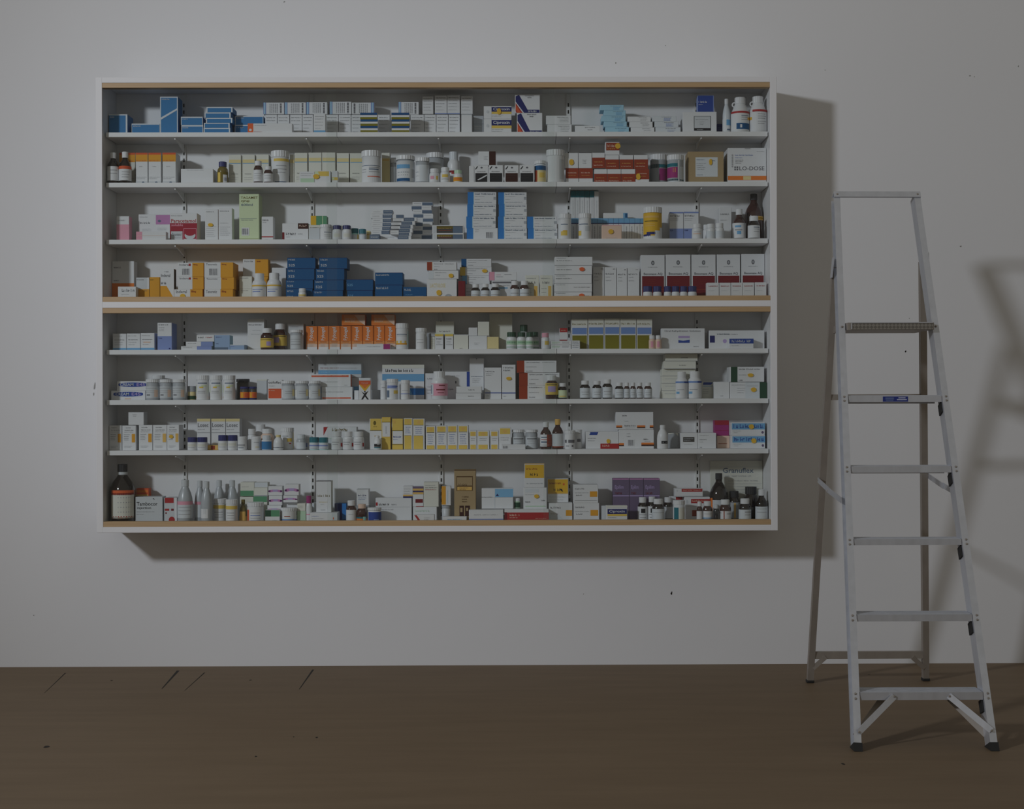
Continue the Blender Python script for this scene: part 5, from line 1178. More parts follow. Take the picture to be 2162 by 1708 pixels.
NC = dict(lab=[(.05, .62, 'w')], arc=[(-.6, .6, .30, .48, 'iv'), (-.5, .5, .40, .43, 'f'), (-.5, .4, .2, .23, 'f')], bk='plastic')
ROWT('low', [(396.5, 416.3), (416.8, 437.8)], 923, 0, 'w', 'nb', 'white bottle with navy cap, # of the first pair @', group='first pair of navy-capped bottles', **NC)
B(438.5, 460.5, 940, 1, 'gd', 'low brownish yellow box between the navy-capped pairs @', [R(.3, .1, .7, .9, 'rd')])
ROWT('low', [(461, 481), (482.5, 502.5)], 918.5, 0, 'w', 'nb', 'white bottle with navy cap, # of the second pair @', group='second pair of navy-capped bottles', **NC)
BT('tub', 500.5, 520, 921.5, 0, 'w', 'w', 'small white tub with brown marks right of the navy caps @', lab=[(.02, .8, 'w')], arc=[(-.7, .5, .30, .44, 'f'), (-.5, .3, .16, .2, 'sl')], bk='plastic')
BT('wide', 535, 563.5, 896, 2, 'w', 'w', 'large white bottle at the back of the white group @', lab=[(.05, .5, 'w')], arc=[(-.2, .2, .34, .5, 'oy')], bk='plastic')
BT('pill', 523, 541, 905.5, .066, 'w', 'w', 'white bottle at the left of the white group @', bk='plastic')
BT('tub', 530.5, 551, 921.5, .006, 'w', 'w', 'small white tub at the front of the white group @', lab=[(.02, .8, 'w')], arc=[(-.2, .5, .55, .6, 'f'), (0, .6, .2, .26, 'tn')], bk='plastic')
BT('pill', 552.5, 573, 919, 0, 'cl', 'cl', 'white bottle with a bright blue label @', lab=[(.05, .58, 'b'), (.60, .66, 'w')], bk='plastic')
BT('jar', 554, 582, 905, 2, 'cm', 'w', 'pale brown jar with white cap behind the blue-labelled bottle @', lab=[(.1, .6, 'cm')], bk='plastic')
BT('wash', 577.5, 598, 918, 0, 'w', 'tn', 'small white bottle with a dark line near its foot @', lab=[(.05, .45, 'w'), (.14, .19, 'sl')], bk='plastic')
BT('tub', 592, 620.5, 903, .058, 'w', 'w', 'white tub with yellow and red spots @', lab=[(.02, .8, 'w')], arc=[(.1, .6, .36, .52, 'oy'), (.3, .5, .26, .32, 'r'), (-.4, .2, .6, .64, 'f'), (.75, .95, .05, .78, 'tn')], bk='plastic')
BT('pill', 626, 645.5, 917.5, .02, 'cl', 'cl', 'pale translucent bottle left of the teal-capped pair @', lab=[(.08, .5, 'cl')], bk='clear')
BT('tub', 644, 660, 921.5, .05, 'w', 'w', 'plain white tub behind the teal-capped pair @', lab=[(.1, .5, 'w')], arc=[(-.8, -.2, .2, .5, 'pb')], bk='plastic')
ROWT('low', [(653.5, 673.3), (673.6, 692.8)], [923, 923.5], 0, 'tl', 'te', 'bottle with dark teal cap, # @', lab=[(.04, .58, 'cl')], arc=[(-.8, .8, .30, .40, 'pb'), (-.5, .5, .12, .16, 'f')], bk='plastic', group='pair of teal-capped bottles')
B(683, 753, 901.5, 2, 'w', 'long white carton with olive heading behind three white bottles @', [P([(0, 0), (.13, 0), (0, .38)], 'r'), L(.26, .72, .05, 1, 'ng', .14), R(.02, .5, 1, 1, 'ms'), R(.05, .52, .98, .98, 'cl')])
ROWT('pill', [(700, 722.8), (723.5, 746), (746.3, 768.5)], 911, 0, 'w', 'w', 'white bottle with a red mark, # of three @', lab=[(.04, .60, 'w')], arc=[(-.6, .3, .40, .44, 'f'), (-.5, .2, .28, .32, 'f'), (.55, .85, .18, .38, 'r')], bk='plastic', group='three white bottles with red marks')
YT = [R(.05, 0, .95, .38, 'oy'), O(.42, .14, .12, .07, 'ng'), L(.3, .6, .24, 1, 'ng', .03), R(.02, .37, .98, .39, 'ng')]
B(780.5, 806, 884, 1, 'w', 'yellow-topped carton behind the little black-labelled bottle @', YT + [L(.4, .8, .54, 1, 'gd', .04)])
B(806, 824.5, 881, 1, 'oy', 'taller yellow carton with a white middle panel @', [R(.06, .16, .94, .60, 'w'), R(0, .14, 1, .155, 'ng'), LV(.28, .52, .45, 1, 'f', .08), R(.06, .60, .94, .615, 'gd')], dp=.06)
B(828, 850.5, 884, 1, 'oy', 'yellow carton with a blue line of print @', [R(.04, .40, .98, .82, 'w'), R(0, .38, 1, .40, 'ng'), O(.2, .1, .1, .05, 'gd'), L(.1, .85, .56, 1, 'by', .06), L(.1, .5, .66, 1, 'pb', .03), R(0, .83, 1, .845, 'ng')], dp=.06)
YB2 = [R(.05, .02, .90, .21, 'oy'), O(.5, .11, .16, .05, 'gd'), R(.05, .205, .90, .215, 'ng'), L(.2, .8, .27, 4, 'pb', .03, .06), R(.06, .56, .86, .99, 'oy'), R(.06, .55, .86, .56, 'ng')]
ROWB([(852.5, 871), (872.2, 896.5)], [883, 884], 1, 'w', 'white carton with yellow top and yellow base, # @', YB2, dp=.06, group='pair of cartons with yellow tops and bases')
BT('wash', 788.5, 805.5, 920, 0, 'w', 'w', 'little white bottle with a black label @', lab=[(.04, .46, 'w')], arc=[(-.5, .6, .22, .42, 'k'), (0, .4, .34, .40, 'w'), (-.5, .6, .12, .19, 'te')], bk='plastic')
YS = [R(.08, .04, .88, .26, 'oy'), O(.5, .14, .18, .07, 'gd'), R(.08, .27, .88, .29, 'ng'), L(.2, .8, .36, 5, 'pb', .04, .09), R(.08, .85, .88, .99, 'oy'), R(.08, .83, .88, .85, 'gd')]
ROWB([(899, 919.5), (921.2, 943.5), (944.5, 966), (966.8, 989)], [899.5, 898.5, 898, 897.8], 1, 'w', 'white carton with yellow bands and blue print, # of the taller four @', YS, dp=.06, group='four taller yellow-banded cartons')
YQ = [R(.1, .06, .86, .30, 'oy'), O(.5, .18, .18, .1, 'gd'), L(.2, .8, .40, 2, 'f', .04, .10), R(.1, .76, .86, .99, 'oy'), O(.5, .86, .15, .06, 'gd')]
ROWB([(991.5, 1006.5), (1007.5, 1033), (1035.5, 1052.5)], 909, 1, 'w', 'shorter white carton with yellow top and foot, # @', YQ, dp=.06, group='three shorter yellow-banded cartons')
B(1053.5, 1079, 903, 1, 'w', 'white carton with a yellow top behind a flat white box @', [R(.08, .03, .92, .30, 'oy'), O(.5, .17, .18, .08, 'gd'), L(.15, .8, .45, 2, 'f', .04, .1)], dp=.05)
B(1059, 1109.5, 938.3, 0, 'w', 'flat white box with a bar code before grey jars @', [BC(.06, .30, .26, .8)])
ROWT('pot', [(1080.5, 1107.8), (1108.8, 1135.5)], 906.8, 1, 'g', 'w', 'grey jar with white lid, # right of the yellow-topped cartons @', lab=[(.05, .62, 'lg')], arc=[(-.5, .6, .50, .55, 't'), (-.4, .5, .40, .43, 'f'), (-.4, .4, .28, .3, 'f')], bk='plastic', group='two grey jars by the yellow-topped cartons')
BT('bot', 1140.5, 1164.5, 891, 0, 'bw', 'w', 'dark bottle with white cap and banded white label @', lab=[(.10, .54, 'w')], arc=[(.1, .98, .10, .54, 'rd'), (-.6, .5, .42, .46, 'sl'), (-.6, .4, .34, .36, 'r'), (-.6, .5, .24, .29, 'sl'), (-.6, .4, .14, .17, 'f')])
BT('bot', 1165.5, 1189.5, 885, 0, 'bw', 'gd', 'dark bottle with gold cap and plain white label @', lab=[(.10, .52, 'cl')], arc=[(-.95, .95, .06, .10, 'rd')])
BT('tub', 1191, 1215, 908.5, 0, 'w', 'w', 'white tub with black print, front of the two @', lab=[(.02, .78, 'w')], arc=[(-.7, -.4, .34, .50, 't'), (-.2, .6, .34, .50, 't'), (-.5, -.1, .14, .2, 'f'), (.2, .4, .12, .22, 't')], bk='plastic')
BT('tub', 1207.5, 1229, 907, .060, 'w', 'w', 'white tub with black print, rear of the two @', lab=[(.02, .78, 'w')], arc=[(0, .5, .36, .52, 't')], bk='plastic')
B(1237, 1306.5, 911, 1, 'w', 'white carton with navy slanted patch and red corner strip @', [P([(.12, .03), (.38, .03), (.34, .20), (.10, .20)], 'by'), P([(.10, .20), (.14, .06), (.10, .06)], 'w'), L(.06, .3, .36, 2, 'f', .05, .14), R(.44, .70, 1, .99, 'r'), L(.50, .72, .76, 1, 'cm', .12), S(.68, .56, .12, .26)], dp=.08)
ORB = [R(0, .76, .16, .86, 'o'), R(0, .86, .16, .90, 'bw'), R(.56, .76, .78, .86, 'o'), R(.56, .86, .78, .92, 'bw'), R(.90, .76, 1, .86, 'o'), R(.90, .86, 1, .92, 'bw'), L(.22, .52, .74, 1, 't', .08), L(.16, .28, .16, 1, 't', .07), L(.25, .5, .88, 1, 'f', .04), L(.22, .32, .5, 1, 'lg', .03)]
B(1301, 1379.5, 870, 1, 'w', 'white carton with a broken orange and brown stripe, upper @', ORB, yb=907, dp=.08)
B(1307, 1380.5, 907.3, 1, 'w', 'white carton with orange stripe and bar code, lower @', [R(0, .70, .14, .80, 'o'), R(0, .80, .14, .86, 'bw'), R(.64, .68, 1, .78, 'o'), R(.64, .78, 1, .86, 'bw'), BC(.26, .54, .42, .84), L(.22, .32, .18, 2, 'f', .05, .14), L(.70, .84, .46, 1, 't', .08), L(.72, .9, .58, 1, 'f', .05)], dp=.08)
BT('wash', 1387.5, 1410.5, 897.5, 0, 'w', 'w', 'white bottle with a small black square label @', lab=[(.04, .46, 'w')], arc=[(-.2, .6, .22, .34, 'k'), (-.1, .5, .26, .29, 'lg')], bk='plastic')
B(1411, 1435, 914, 2, 'g', 'grey box in the shade left of the black-patched carton @', [P([(0, .1), (.6, 0), (.9, .2), (.9, .0), (0, 0)], 'iv')])  # shade painted as a grey box
B(1436.5, 1472.5, 914, 1, 'w', 'white carton with a black rectangular patch @', [R(.14, .26, .82, .58, 'dk'), L(.2, .76, .32, 2, 'g', .08, .12), L(.2, .7, .70, 1, 'f', .04)], dp=.08)
B(1473, 1513.5, 914, 1, 'w', 'white carton right of the black-patched carton @', [L(.1, .6, .14, 1, 'f', .04), L(.1, .48, .40, 1, 't', .06), L(.1, .3, .56, 1, 'f', .04), L(.12, .24, .90, 1, 't', .05)], dp=.08)
B(1507.5, 1539.5, 887.5, 2, 'mg', 'magenta carton with a dark red upper part @', [R(0, .0, 1, .30, 'cr'), R(0, .66, 1, .68, 'cr')], yb=920)
B(1514, 1541.5, 920, 2, 'cm', 'pinkish carton beneath the magenta one @', [R(.1, .62, .8, .66, 'rd')])
NBX = lambda a, b: [R(.03, .08, 1, .55, 'sk'), L(.08, .96, .15, 1, 'by', .30), L(.06, .3, .64, 1, 'f', .05), L(.08, .2, .78, 1, 'f', .05), O(.93, .78, .035, .10, 'pu'), S(a, b, .16, .38)]
STACK([(1542.5, 1615, 891.5), (1543, 1615.5, 919)], None, 1, 'w', 'white carton with a bright blue band and yellow sticker, # @', lambda i: NBX((.60, .66)[i], (.34, .42)[i]), dp=.09, group='two cartons with bright blue bands')

# bottom shelf
ROW = 8
BT('win', 231.5, 285.5, 980, 0, 'br', 'k', 'large dark brown bottle with black cap at the left end @', lab=[], arc=[(-.45, .8, .10, .50, 'iv'), (-.45, .8, .50, .57, 'os'), (-.45, .8, .49, .525, 'r'), (-.45, .8, .10, .125, 'cm'), (-.45, .75, .125, .14, 'r'), (-.2, .6, .44, .455, 'f'), (-.2, .6, .36, .375, 'f'), (-.2, .6, .28, .295, 'f'), (-.2, .6, .2, .215, 'f')], neck='lg')
B(286, 312.5, 1031.5, 2, 'ro', 'orange red carton behind the white injection carton @', [R(0, .05, .95, .12, 'o'), R(0, .18, .95, .22, 'gd')])
B(285.5, 343, 1049, 1, 'lg', 'grey white injection carton with bold black heading @', [T(.05, .19, .82, .33, 'Tambocor', 'k'), T(.07, .37, .58, .48, 'injection', 'k'), L(.06, .7, .54, 1, 'f', .03), L(.05, .32, .63, 1, 'f', .03), P([(.64, .06), (.72, .12), (.68, .05)], 'k'), L(.06, .8, .94, 1, 't', .05)], dp=.09)
B(346.5, 373.5, 1051, 1, 'lg', 'red and white patterned carton left of the clear bottles @', [R(.05, 0, .75, .20, 'r'), R(.82, 0, 1, 1, 'w'), R(.05, .42, .40, .50, 'r'), R(.10, .56, .20, .62, 'mr'), R(.55, .42, .75, .5, 'mr'), O(.60, .86, .24, .13, 'r')], dp=.08)
WB = dict(bk='clear')
BT('wash', 376.5, 408, 1013, 0, 'cl', 'lg', 'clear plastic bottle with a pink label band, leftmost of five @', lab=[(.14, .44, 'cl'), (.44, .52, 'pk')], arc=[(-.5, .7, .38, .395, 'f'), (-.5, .6, .30, .315, 'f'), (-.5, .6, .22, .235, 'f')], group='five clear plastic bottles', **WB)
BT('wash', 409, 431, 1015, .05, 'cl', 'lg', 'clear plastic bottle with a pink label band, second from the left @', lab=[(.14, .44, 'cl'), (.44, .51, 'pk')], group='five clear plastic bottles', **WB)
BT('wash', 424, 448, 1016.5, 0, 'cl', 'lg', 'clear plastic bottle with a grey printed patch, middle of five @', lab=[], arc=[(-.6, .3, .14, .36, 'w'), (-.35, 0, .24, .36, 'g')], group='five clear plastic bottles', **WB)
BT('wash', 450, 473, 1014, 2, 'cl', 'lg', 'clear plastic bottle behind the left yellow-banded tub @', group='five clear plastic bottles', **WB)
BT('wash', 477, 501, 1014, 2, 'cl', 'lg', 'clear plastic bottle behind the right yellow-banded tub @', group='five clear plastic bottles', **WB)
YTB = dict(lab=[(.02, .80, 'w')], arc=[(-.9, .9, .60, .74, 'oy'), (-.5, .5, .44, .47, 'f'), (-.4, .4, .34, .36, 'f'), (-.4, .4, .24, .26, 'f'), (-.5, .5, .06, .09, 'sl'), (.4, .55, .02, .58, 'lg')], bk='plastic')
ROWT('tub', [(445, 474.3), (477, 502.3)], 1054, 0, 'w', 'w', 'white tub with a yellow band, # before the clear bottles @', group='two yellow-banded tubs', **YTB)
BT('bot', 505, 521, 1054.5, 1, 'ng', 'ng', 'small olive brown bottle between white tubs @', lab=[(.1, .3, 'gd')], arc=[(-.5, .5, .3, .5, 'gd')])
BT('tub', 521.5, 557, 1060, 0, 'w', 'w', 'white tub with a red vertical strip @', lab=[(.02, .78, 'w')], arc=[(-.75, -.45, .02, .66, 'ro'), (-.3, .5, .5, .53, 'f'), (-.3, .5, .38, .41, 'pb'), (-.3, .5, .26, .29, 'f'), (-.3, .5, .15, .18, 'pb')], bk='plastic')
GRW = lambda g0, g1: [R(0, g0, .95, g1, 'gg'), L(.1, .6, .3, 1, 'f', .04)]
STACK([(507.5, 537, 1018), (506.5, 535, 1049)], None, 2, 'iv', 'pale carton with a green band, # of the left green pile @', lambda i: GRW(.60, .98) if i == 0 else GRW(.5, .8), group='left green-banded pile')
STACK([(537.5, 565, 1018.5), (537, 565, 1030), (535, 564, 1048)], None, 2, 'iv', 'pale carton in the middle green pile, # @', lambda i: [[R(0, 0, 1, .9, 'cl')], [R(0, .85, 1, 1, 'f')], [R(0, 0, .98, .22, 'gg'), L(.1, .6, .4, 1, 'f', .05)]][i], group='middle green-banded pile')
PUR = [P([(.0, .50), (.12, .40), (.35, .36), (.65, .36), (.88, .42), (1, .50), (1, .62), (.88, .68), (.65, .60), (.35, .60), (.12, .68), (0, .62)], 'vi'), R(0, .46, .16, .62, 'pur'), R(.84, .46, 1, .62, 'pur'), P([(.3, .36), (.7, .36), (.65, .6), (.35, .6)], 'lp'), R(0, .96, 1, 1, 'f')]
STACK([(566.5, 596, 1026.5), (568, 597, 1046), (564.5, 594, 1067)], 1085, 1, 'w', 'white box with a purple wavy band, # of the left purple stack @', PUR, group='left stack of purple-banded boxes')
STACK([(601, 631, 1022.5), (598, 628, 1046), (594.5, 626, 1061)], None, 1, 'w', 'white box with a purple wavy band, # of the right purple stack @', PUR, group='right stack of purple-banded boxes')
B(564, 593, 1085.3, 1, 'w', 'white box at the very foot of the left purple stack @', [R(0, .2, 1, .6, 'rd')])
B(560, 591.5, 1077, 0, 'w', 'box with a green upper half before the left purple stack @', [R(0, 0, 1, .46, 'gg'), R(0, 0, .40, .46, 'dg'), L(.5, .8, .7, 1, 'f', .05)])
BT('tub', 593, 626.5, 1071.5, 0, 'w', 'w', 'wide white tub with a blue foot @', lab=[(.0, .28, 'pb'), (.28, .80, 'w')], arc=[(-.3, .2, .44, .5, 'rd'), (-.6, .6, .28, .31, 'sk')], bk='plastic')
STACK([(627, 646, 1063), (627, 646, 1079)], None, 1, 'iv', 'pale box between the wide tub and a pink-capped bottle, # @', lambda i: [L(.1, .7, .3, 2, 'f', .08, .2)] if i == 0 else [R(0, 0, 1, 1, 'ms')], group='pale boxes beside the wide tub')
BT('pill', 645.5, 657.5, 1046.5, 1, 'w', 'mg', 'slim bottle with a magenta neck below a white cap @', lab=[(.05, .6, 'w')], arc=[(-.5, .5, .3, .34, 'pk')], bk='plastic')
B(667.5, 699.5, 1015, 1, 'w', 'tall white carton with olive heading on a flat white box @', [L(.06, .9, .44, 1, 'ng', .07), L(.2, .75, .66, 1, 'tn', .03), R(0, 0, 1, .02, 'k'), L(.3, .5, .74, 1, 'lg', .02), L(.3, .6, .92, 1, 'f', .015)], yb=1083, sc='iv', dp=.05)
B(653.5, 712, 1083, 0.012, 'w', 'flat white box carrying the tall white carton @', [L(.06, .32, .24, 1, 'pb', .10), L(.06, .5, .5, 1, 'f', .06), R(.80, 0, 1, 1, 'cl'), O(.86, .5, .02, .12, 'os')], dp=.10)
B(659, 667, 1062, 2, 'cl', 'narrow pale box left of the tall carton @', [])
B(706.5, 731, 1063, 2, 'db', 'deep blue box behind the white-labelled brown jar @', [R(.65, 0, 1, .85, 'cb'), R(0, 0, .65, 1, 'nb')])
BT('jar', 731, 752.8, 1056.5, 0, 'bw', 'w', 'brown jar with grey-white cap and tall white label @', lab=[(.03, .60, 'w')], arc=[(-.3, .3, .4, .42, 'f')])
BT('jar', 753, 775.3, 1064, 0, 'bw', 'cm', 'brown bottle with a bright orange label @', lab=[(.04, .26, 'o'), (.26, .34, 'te')], arc=[(.2, .6, .04, .36, 'tl')])
B(753, 778.5, 1032.5, 2, 'w', 'white carton with blue heading behind the small bottles @', [L(.12, .85, .33, 1, 'nb', .10), L(.15, .8, .50, 2, 'pb', .05, .10), R(0, 0, 1, .02, 'g')], yb=1068)
B(752, 779, 1068.3, 2, 'g', 'grey box beneath the blue-headed white carton @', [])
BT('pot', 775.8, 805.5, 1071.5, 0, 'w', 'w', 'jar with white lid and navy blue label @', lab=[(.04, .74, 'by'), (.02, .05, 'w')], arc=[(.0, .5, .2, .28, 'pb'), (-.95, -.6, .04, .74, 'lg')], bk='plastic')
B(793, 869, 1051.5, 2, 'w', 'large white carton with a small red square at its left @', [R(.005, .18, .06, .32, 'r'), L(.09, .38, .22, 1, 'k', .09), L(.44, .6, .24, 1, 'f', .06), R(.09, .37, .95, .38, 'f'), L(.1, .5, .46, 1, 'f', .04)])
B(851, 871.5, 1026.5, 2, 'w', 'white box with an orange and navy stripe on the large carton @', [R(0, .72, 1, .86, 'gd'), R(0, .86, 1, 1, 'nb'), L(.1, .8, .2, 3, 'f', .05, .2)], yb=1052)
STACK([(871.5, 894, 1027), (871.5, 894, 1043.5)], 1070, 2, 'w', 'small carton left of the tall red-printed carton, # @', lambda i: [R(0, 0, 1, .28, 'pu'), R(0, .28, 1, .55, 'gd'), R(0, .55, 1, .75, 'nb'), R(0, .75, 1, 1, 'gd')] if i == 0 else [R(.25, .38, .95, .68, 'mr'), R(.3, .95, 1, 1, 'r')], group='small cartons left of the tall red-printed one')
B(894.5, 926, 1018, 2, 'iv', 'tall pale carton with red print on a white box @', [L(.1, .8, .12, 1, 'f', .03), L(.1, .9, .20, 1, 't', .04), L(.1, .85, .28, 1, 'r', .04)], yb=1070)
B(872, 922, 1070.2, 2, 'w', 'white box under the tall red-printed carton @', [L(.1, .7, .2, 1, 'ms', .12)])
B(874, 917, 1086.8, 0, 'w', 'low white box with a red diagonal stripe @', [P([(.02, .05), (.14, .05), (.42, 1), (.30, 1)], 'r'), P([(0, .6), (.12, 1), (0, 1)], 'db'), L(.5, .8, .3, 2, 'f', .08, .2)])
B(932.5, 951.5, 1026.5, 2, 'w', 'carton with a yellow left half above a grey jar @', [R(0, 0, .46, .96, 'am'), R(.80, 0, 1, 1, 'w'), R(.66, .2, .70, .9, 'lb')], yb=1067)
BT('pot', 932.5, 952, 1067, 2, 'lg', 'g', 'grey jar beneath the half yellow carton @', bk='plastic')
B(935, 985, 1091, 0, 'w', 'thin flat white packet before the brown cardboard carton @', [L(.2, .8, .3, 1, 'sk', .15), R(0, .5, 1, .55, 'f')])
B(959, 1004.5, 991.5, 1, 'bn', 'tall brown cardboard carton with dark print @', [R(.10, .12, .86, .40, 'bd'), R(.13, .145, .83, .30, 'bn'), L(.18, .6, .26, 1, 'bd', .04), R(.14, .325, .82, .39, 'gd'), L(.25, .65, .335, 2, 'bd', .02, .03), L(.36, .66, .50, 3, 'bd', .025, .045), R(.24, .68, .44, .88, 'bw'), R(.50, .68, .72, .88, 'bw'), R(.28, .72, .38, .8, 'bn'), R(.55, .72, .64, .78, 'bn'), R(0, .0, 1, .015, 'bd')], sc='bn', dp=.06)
B(990, 1062.5, 1076.8, 0, 'w', 'flat white box with a blue line at its front @', [L(.15, .85, .30, 1, 'f', .10), R(0, .66, 1, .74, 'pb')], dp=.10)
B(1017, 1083.5, 1031, 1, 'w', 'white carton with a light blue upper right panel @', [R(.42, .03, 1, .43, 'lbb'), R(.40, .03, .425, 1, 'cl'), L(.0, .34, .40, 1, 't', .05), P([(.44, .38), (.50, .26), (.55, .38)], 'nb'), R(0, .43, 1, .44, 'f')], yb=1076.5)
B(1063, 1084, 1076.5, 2, 'iv', 'small box propping the light blue panelled carton @', [])
BT('pill', 1086, 1098.5, 1055, .060, 'ms', 'w', 'tiny dark green bottle beside the panelled carton @', lab=[(.1, .6, 'dg')], yb=1076.5)
B(1085, 1104.5, 1076.6, 1, 'lg', 'grey box behind the red and white box @', [])
B(1107.5, 1149.5, 978.5, 1, 'w', 'yellow and white box at the top of its tower @', [R(.02, .05, .98, .60, 'y'), L(.08, .65, .18, 1, 'rd', .08), L(.28, .72, .40, 1, 'k', .12), R(0, 0, 1, .03, 'gd'), L(.1, .9, .8, 1, 'lg', .05)], yb=1029.5, dp=.046)
B(1105, 1154.5, 1029.5, 1, 'w', 'white carton with yellow sticker beneath the yellow-topped box @', [R(.08, .06, .66, .22, 'cl'), L(.08, .66, .3, 1, 'lg', .04), L(.08, .30, .62, 1, 't', .07), L(.76, .94, .56, 1, 't', .06), R(.08, .84, .95, .88, 'ms'), S(.56, .40, .22, .18)], yb=1075.3, dp=.046)
B(1155.8, 1200, 1010.5, 2, 'w', 'yellow and white box with red and black print @', [R(.02, .03, .98, .60, 'y'), L(.10, .65, .15, 1, 'rd', .08), R(.74, .20, .82, .28, 'ro'), L(.30, .62, .42, 1, 'k', .10), P([(.58, .42), (.7, .44), (.74, .56), (.66, .52)], 'k'), R(.02, .60, .98, .64, 'gd'), L(.1, .9, .75, 2, 'lg', .04, .12)], yb=1062)
B(1065, 1158.5, 1075.5, 0, 'w', 'long red and white box at the front @', [R(.06, .22, 1, .74, 'r'), L(.12, .34, .32, 1, 'cm', .16), L(.12, .30, .55, 1, 'cm', .08), L(.70, .95, .62, 1, 'cm', .06), R(0, .2, .06, .9, 'mr')], dp=.10)
B(1159, 1208.5, 1062.3, 1, 'w', 'white carton with an amber patch under the yellow box @', [L(.06, .5, .18, 1, 't', .10), R(.72, .36, .98, .66, 'am'), L(.06, .4, .52, 1, 'f', .06), P([(0, .6), (.4, .6), (.75, 1), (0, 1)], 'cl')], dp=.10)
AMB = [L(.06, .44, .17, 1, 't', .09), L(.06, .6, .42, 1, 'f', .04), L(.1, .35, .54, 1, 't', .07), R(.66, .36, .96, .66, 'am'), R(.05, .85, .95, .87, 'f')]
STACK([(1211, 1263, 1023.5), (1211, 1265, 1062)], None, 1, 'w', 'white carton with an amber patch, # of the pair @', AMB, dp=.08, group='pair of cartons with amber patches')
B(1270, 1280, 1068, 1, 'lg', 'narrow grey box left of the navy-banded carton @', [])
B(1280, 1324.5, 1067.5, 0, 'w', 'low white carton with navy name band over yellow @', [R(.06, .20, .98, .48, 'nb'), T(.14, .25, .88, .44, 'Ciproxin', 'w'), R(.06, .48, .98, .60, 'oy'), L(.1, .5, .66, 2, 'f', .05, .14), R(0, 0, 1, .1, 'iv')])
EPI = [R(0, 0, 1, .03, 'vi'), T(.12, .16, .66, .27, 'Epilim', 'lp'), L(.14, .55, .32, 1, 'mr', .05), R(0, .395, 1, .42, 'lp'), R(.98, 0, 1, 1, 'pu')]
ROWB([(1294, 1328.3), (1329, 1358), (1358.8, 1393)], 1010, 2, 'pu', 'purple carton with white name, # @', EPI, group='three purple cartons')
BL2 = dict(lab=[(.05, .60, 'w')])
ROWT('jar', [(1346.5, 1367), (1367.5, 1386)], [1049.5, 1048.5], .055, 'br', 'w', 'dark jar with a black dot on its white label, # @', lab=[(.06, .62, 'w')], arc=[(-.25, .3, .36, .54, 'k'), (-.5, .5, .28, .31, 'f'), (-.4, .4, .16, .19, 'f')], group='dark jars with black dots')
BT('jar', 1376.5, 1403, 1053, 0, 'br', 'w', 'dark jar with broad plain white label, before the dotted jars @', lab=[(.02, .58, 'cl')], arc=[(-.6, .6, .42, .44, 'f')])
BT('jar', 1400, 1420.5, 1049.5, 2, 'br', 'w', 'dark jar half hidden between the plain jar and a white tub @', lab=[(.1, .6, 'lg')])
BT('tub', 1420.5, 1446, 1056, 0, 'w', 'w', 'white tub with a teal label strip @', lab=[(.02, .70, 'w')], arc=[(-.65, -.1, .02, .68, 'te'), (-.05, .7, .04, .66, 'iv')], bk='plastic')
RED = lambda a, b, y0, y1: [R(a, y0, b, y1, 'r'), L(a + .05, b - .06, y0 + (y1 - y0) * .25, 1, 'cm', (y1 - y0) * .4)]
B(1425, 1484, 1031.5, 2, 'w', 'white carton with a red name strip, top of the red-strip pile @', RED(.24, .98, .03, .38) + [O(.08, .25, .03, .1, 'lg'), R(0, .9, 1, .94, 'f')], yb=1049)
B(1414, 1444.5, 1049.3, 2, 'w', 'white carton with a short red strip left in the red-strip pile @', [R(.5, .02, .96, .2, 'r'), L(.1, .7, .4, 2, 'f', .03, .1)])
B(1445, 1499, 1049.3, 2, 'w', 'white carton with a wide red strip right in the red-strip pile @', RED(.26, 1, .08, .26) + [O(.1, .2, .04, .08, 'lg'), R(.30, .55, .7, .8, 'rd'), L(.06, .5, .36, 1, 'f', .03)])
BT('jar', 1471, 1483, 1059, 0, 'bw', 'w', 'small brown bottle with plain white label before the red strips @', lab=[(.04, .55, 'w')])
BT('jar', 1483.3, 1504, 1058, 0, 'bw', 'w', 'brown bottle with a blue-footed white label @', lab=[(.04, .18, 'db'), (.18, .54, 'w')], arc=[(-.5, .5, .4, .42, 'f'), (-.9, .9, .2, .24, 'sk')])
BT('win', 1499, 1538, 999, .078, 'br', 'k', 'tall dark bottle with an orange label edge @', lab=[(.06, .44, 'lg')], arc=[(-.98, -.55, .06, .48, 'o')])
BT('jar', 1506, 1518.5, 1065, 0, 'k', 'lg', 'tiny dark bottle with a silvery cap @', ck='plastic')
BT('jar', 1518.5, 1543.5, 1054.5, 0, 'bw', 'w', 'brown bottle with white label split by a red line @', lab=[(.04, .50, 'w')], arc=[(-.25, -.15, .04, .5, 'rd'), (-.8, -.5, .4, .45, 'f'), (.1, .6, .36, .40, 'f')])
BT('jar', 1536, 1562, 1036.5, 2, 'br', 'k', 'squat dark bottle with black cap behind the split-label bottle @', lab=[(.08, .62, 'g')], arc=[(-.1, .1, .1, .6, 'gd')])
BT('jar', 1560, 1585.5, 1052.5, 0, 'br', 'w', 'dark bottle with white cap and a stamped white label @', lab=[(.03, .54, 'cl')], arc=[(-.1, .7, .40, .47, 'f'), (-.1, .6, .3, .34, 'f')])
BT('jar', 1569, 1601.5, 1027.5, 2, 'br', 'k', 'larger dark bottle with black cap at the back right @', lab=[(.1, .4, 'dk')])
BT('bot', 1595, 1620.5, 1033, 0, 'br', 'w', 'dark bottle with white cap at the right end @', lab=[(.03, .48, 'cl')], arc=[(-.6, .5, .40, .42, 'f'), (-.6, .5, .3, .32, 'f')])
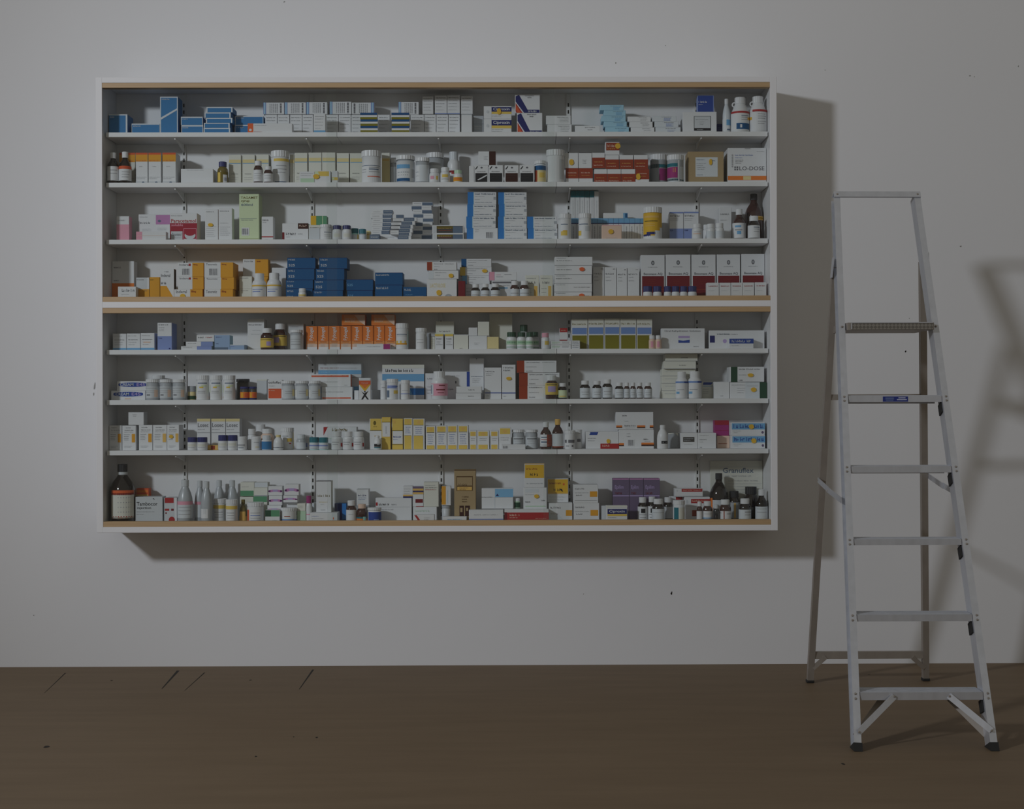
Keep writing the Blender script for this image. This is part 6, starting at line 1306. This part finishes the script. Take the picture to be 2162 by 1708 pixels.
B(1500, 1613.5, 973, .159, 'iv', 'large white carton with a thin grey name, against the back @', [T(.24, .12, .83, .205, 'Granuflex', 'sl'), L(.28, .78, .245, 1, 'f', .025), R(.0, .10, 1, .105, 'lg'), L(.34, .92, .33, 1, 'f', .02), R(.30, .39, .99, .393, 'f'), L(.36, .9, .43, 3, 'lg', .015, .05)], dp=.016)

# ---------------------------------------------------------------- settle neighbours so that nothing on the shelves runs into anything else
BOXY = ('medicine_carton', 'medicine_box', 'flat_medicine_box')
REC = [dict(o=t[0], x0=t[1], x1=t[2], y0=t[3], y1=t[4], z0=t[5], z1=t[6], box=t[0].name.split('.')[0] in BOXY) for t in ITEMS]
for r in REC:
    if r['box']:
        r['x0'], r['x1'] = max(r['x0'], XL1 + .002), min(r['x1'], XR0 - .002)
def fit(r, ax, lo, hi):
    """give a carton the extent lo..hi along an axis, or move a bottle there"""
    k0, k1 = 'xyz'[ax] + '0', 'xyz'[ax] + '1'
    o = r['o']
    if r['box']:
        o.scale[ax] *= (hi - lo) / (r[k1] - r[k0])
        o.location[ax] = (lo + hi) / 2 if ax == 0 else lo
        r[k0], r[k1] = lo, hi
    else:
        if ax == 0:
            lo = max(XL1 + .001, min(lo, XR0 - .001 - (r[k1] - r[k0])))
        d = lo - r[k0]
        o.location[ax] += d
        r[k0] += d
        r[k1] += d
for rnd in range(4):
    n_hit = 0
    for i in range(len(REC)):
        for j in range(i + 1, len(REC)):
            a, b = REC[i], REC[j]
            ox = min(a['x1'], b['x1']) - max(a['x0'], b['x0'])
            oy = min(a['y1'], b['y1']) - max(a['y0'], b['y0'])
            oz = min(a['z1'], b['z1']) - max(a['z0'], b['z0'])
            if ox < .0004 or oy < .0004 or oz < .0004:
                continue
            n_hit += 1
            if oz < .007 and (a['z0'] - b['z0'] > .008 or b['z0'] - a['z0'] > .008):
                up = a if a['z0'] > b['z0'] else b
                fit(up, 2, up['z0'] + oz + .0002, up['z1'])
                continue
            if ox < .006 and not (oy < .002):
                l, r = (a, b) if a['x0'] + a['x1'] < b['x0'] + b['x1'] else (b, a)
                m = (l['x1'] + r['x0']) / 2
                h = ox / 2 + .0003
                if l['box']: fit(l, 0, l['x0'], l['x1'] - h)
                else: fit(l, 0, l['x0'] - h, 0)
                if r['box']: fit(r, 0, r['x0'] + h, r['x1'])
                else: fit(r, 0, r['x0'] + h, 0)
                continue
            f, k = (a, b) if a['y0'] <= b['y0'] else (b, a)
            if f['box'] and k['y0'] - f['y0'] > .012:
                fit(f, 1, f['y0'], k['y0'] - .0008)
            elif k['box'] and k['y1'] - f['y1'] > .010:
                fit(k, 1, f['y1'] + .0008, k['y1'])
            elif k['box'] and Y_BACK - .004 - f['y1'] > .010:
                fit(k, 1, f['y1'] + .0008, Y_BACK - .003)
            elif not k['box']:
                d = min(oy + .0008, Y_BACK - .0135 - k['y1'])
                if d > 0: fit(k, 1, k['y0'] + d, 0)
                if not f['box'] and oy + .0008 - d > 0:
                    d2 = min(oy + .0008 - max(d, 0), f['y0'] - Y_SHELF - .001)
                    if d2 > 0: fit(f, 1, f['y0'] - d2, 0)
    if not n_hit:
        break
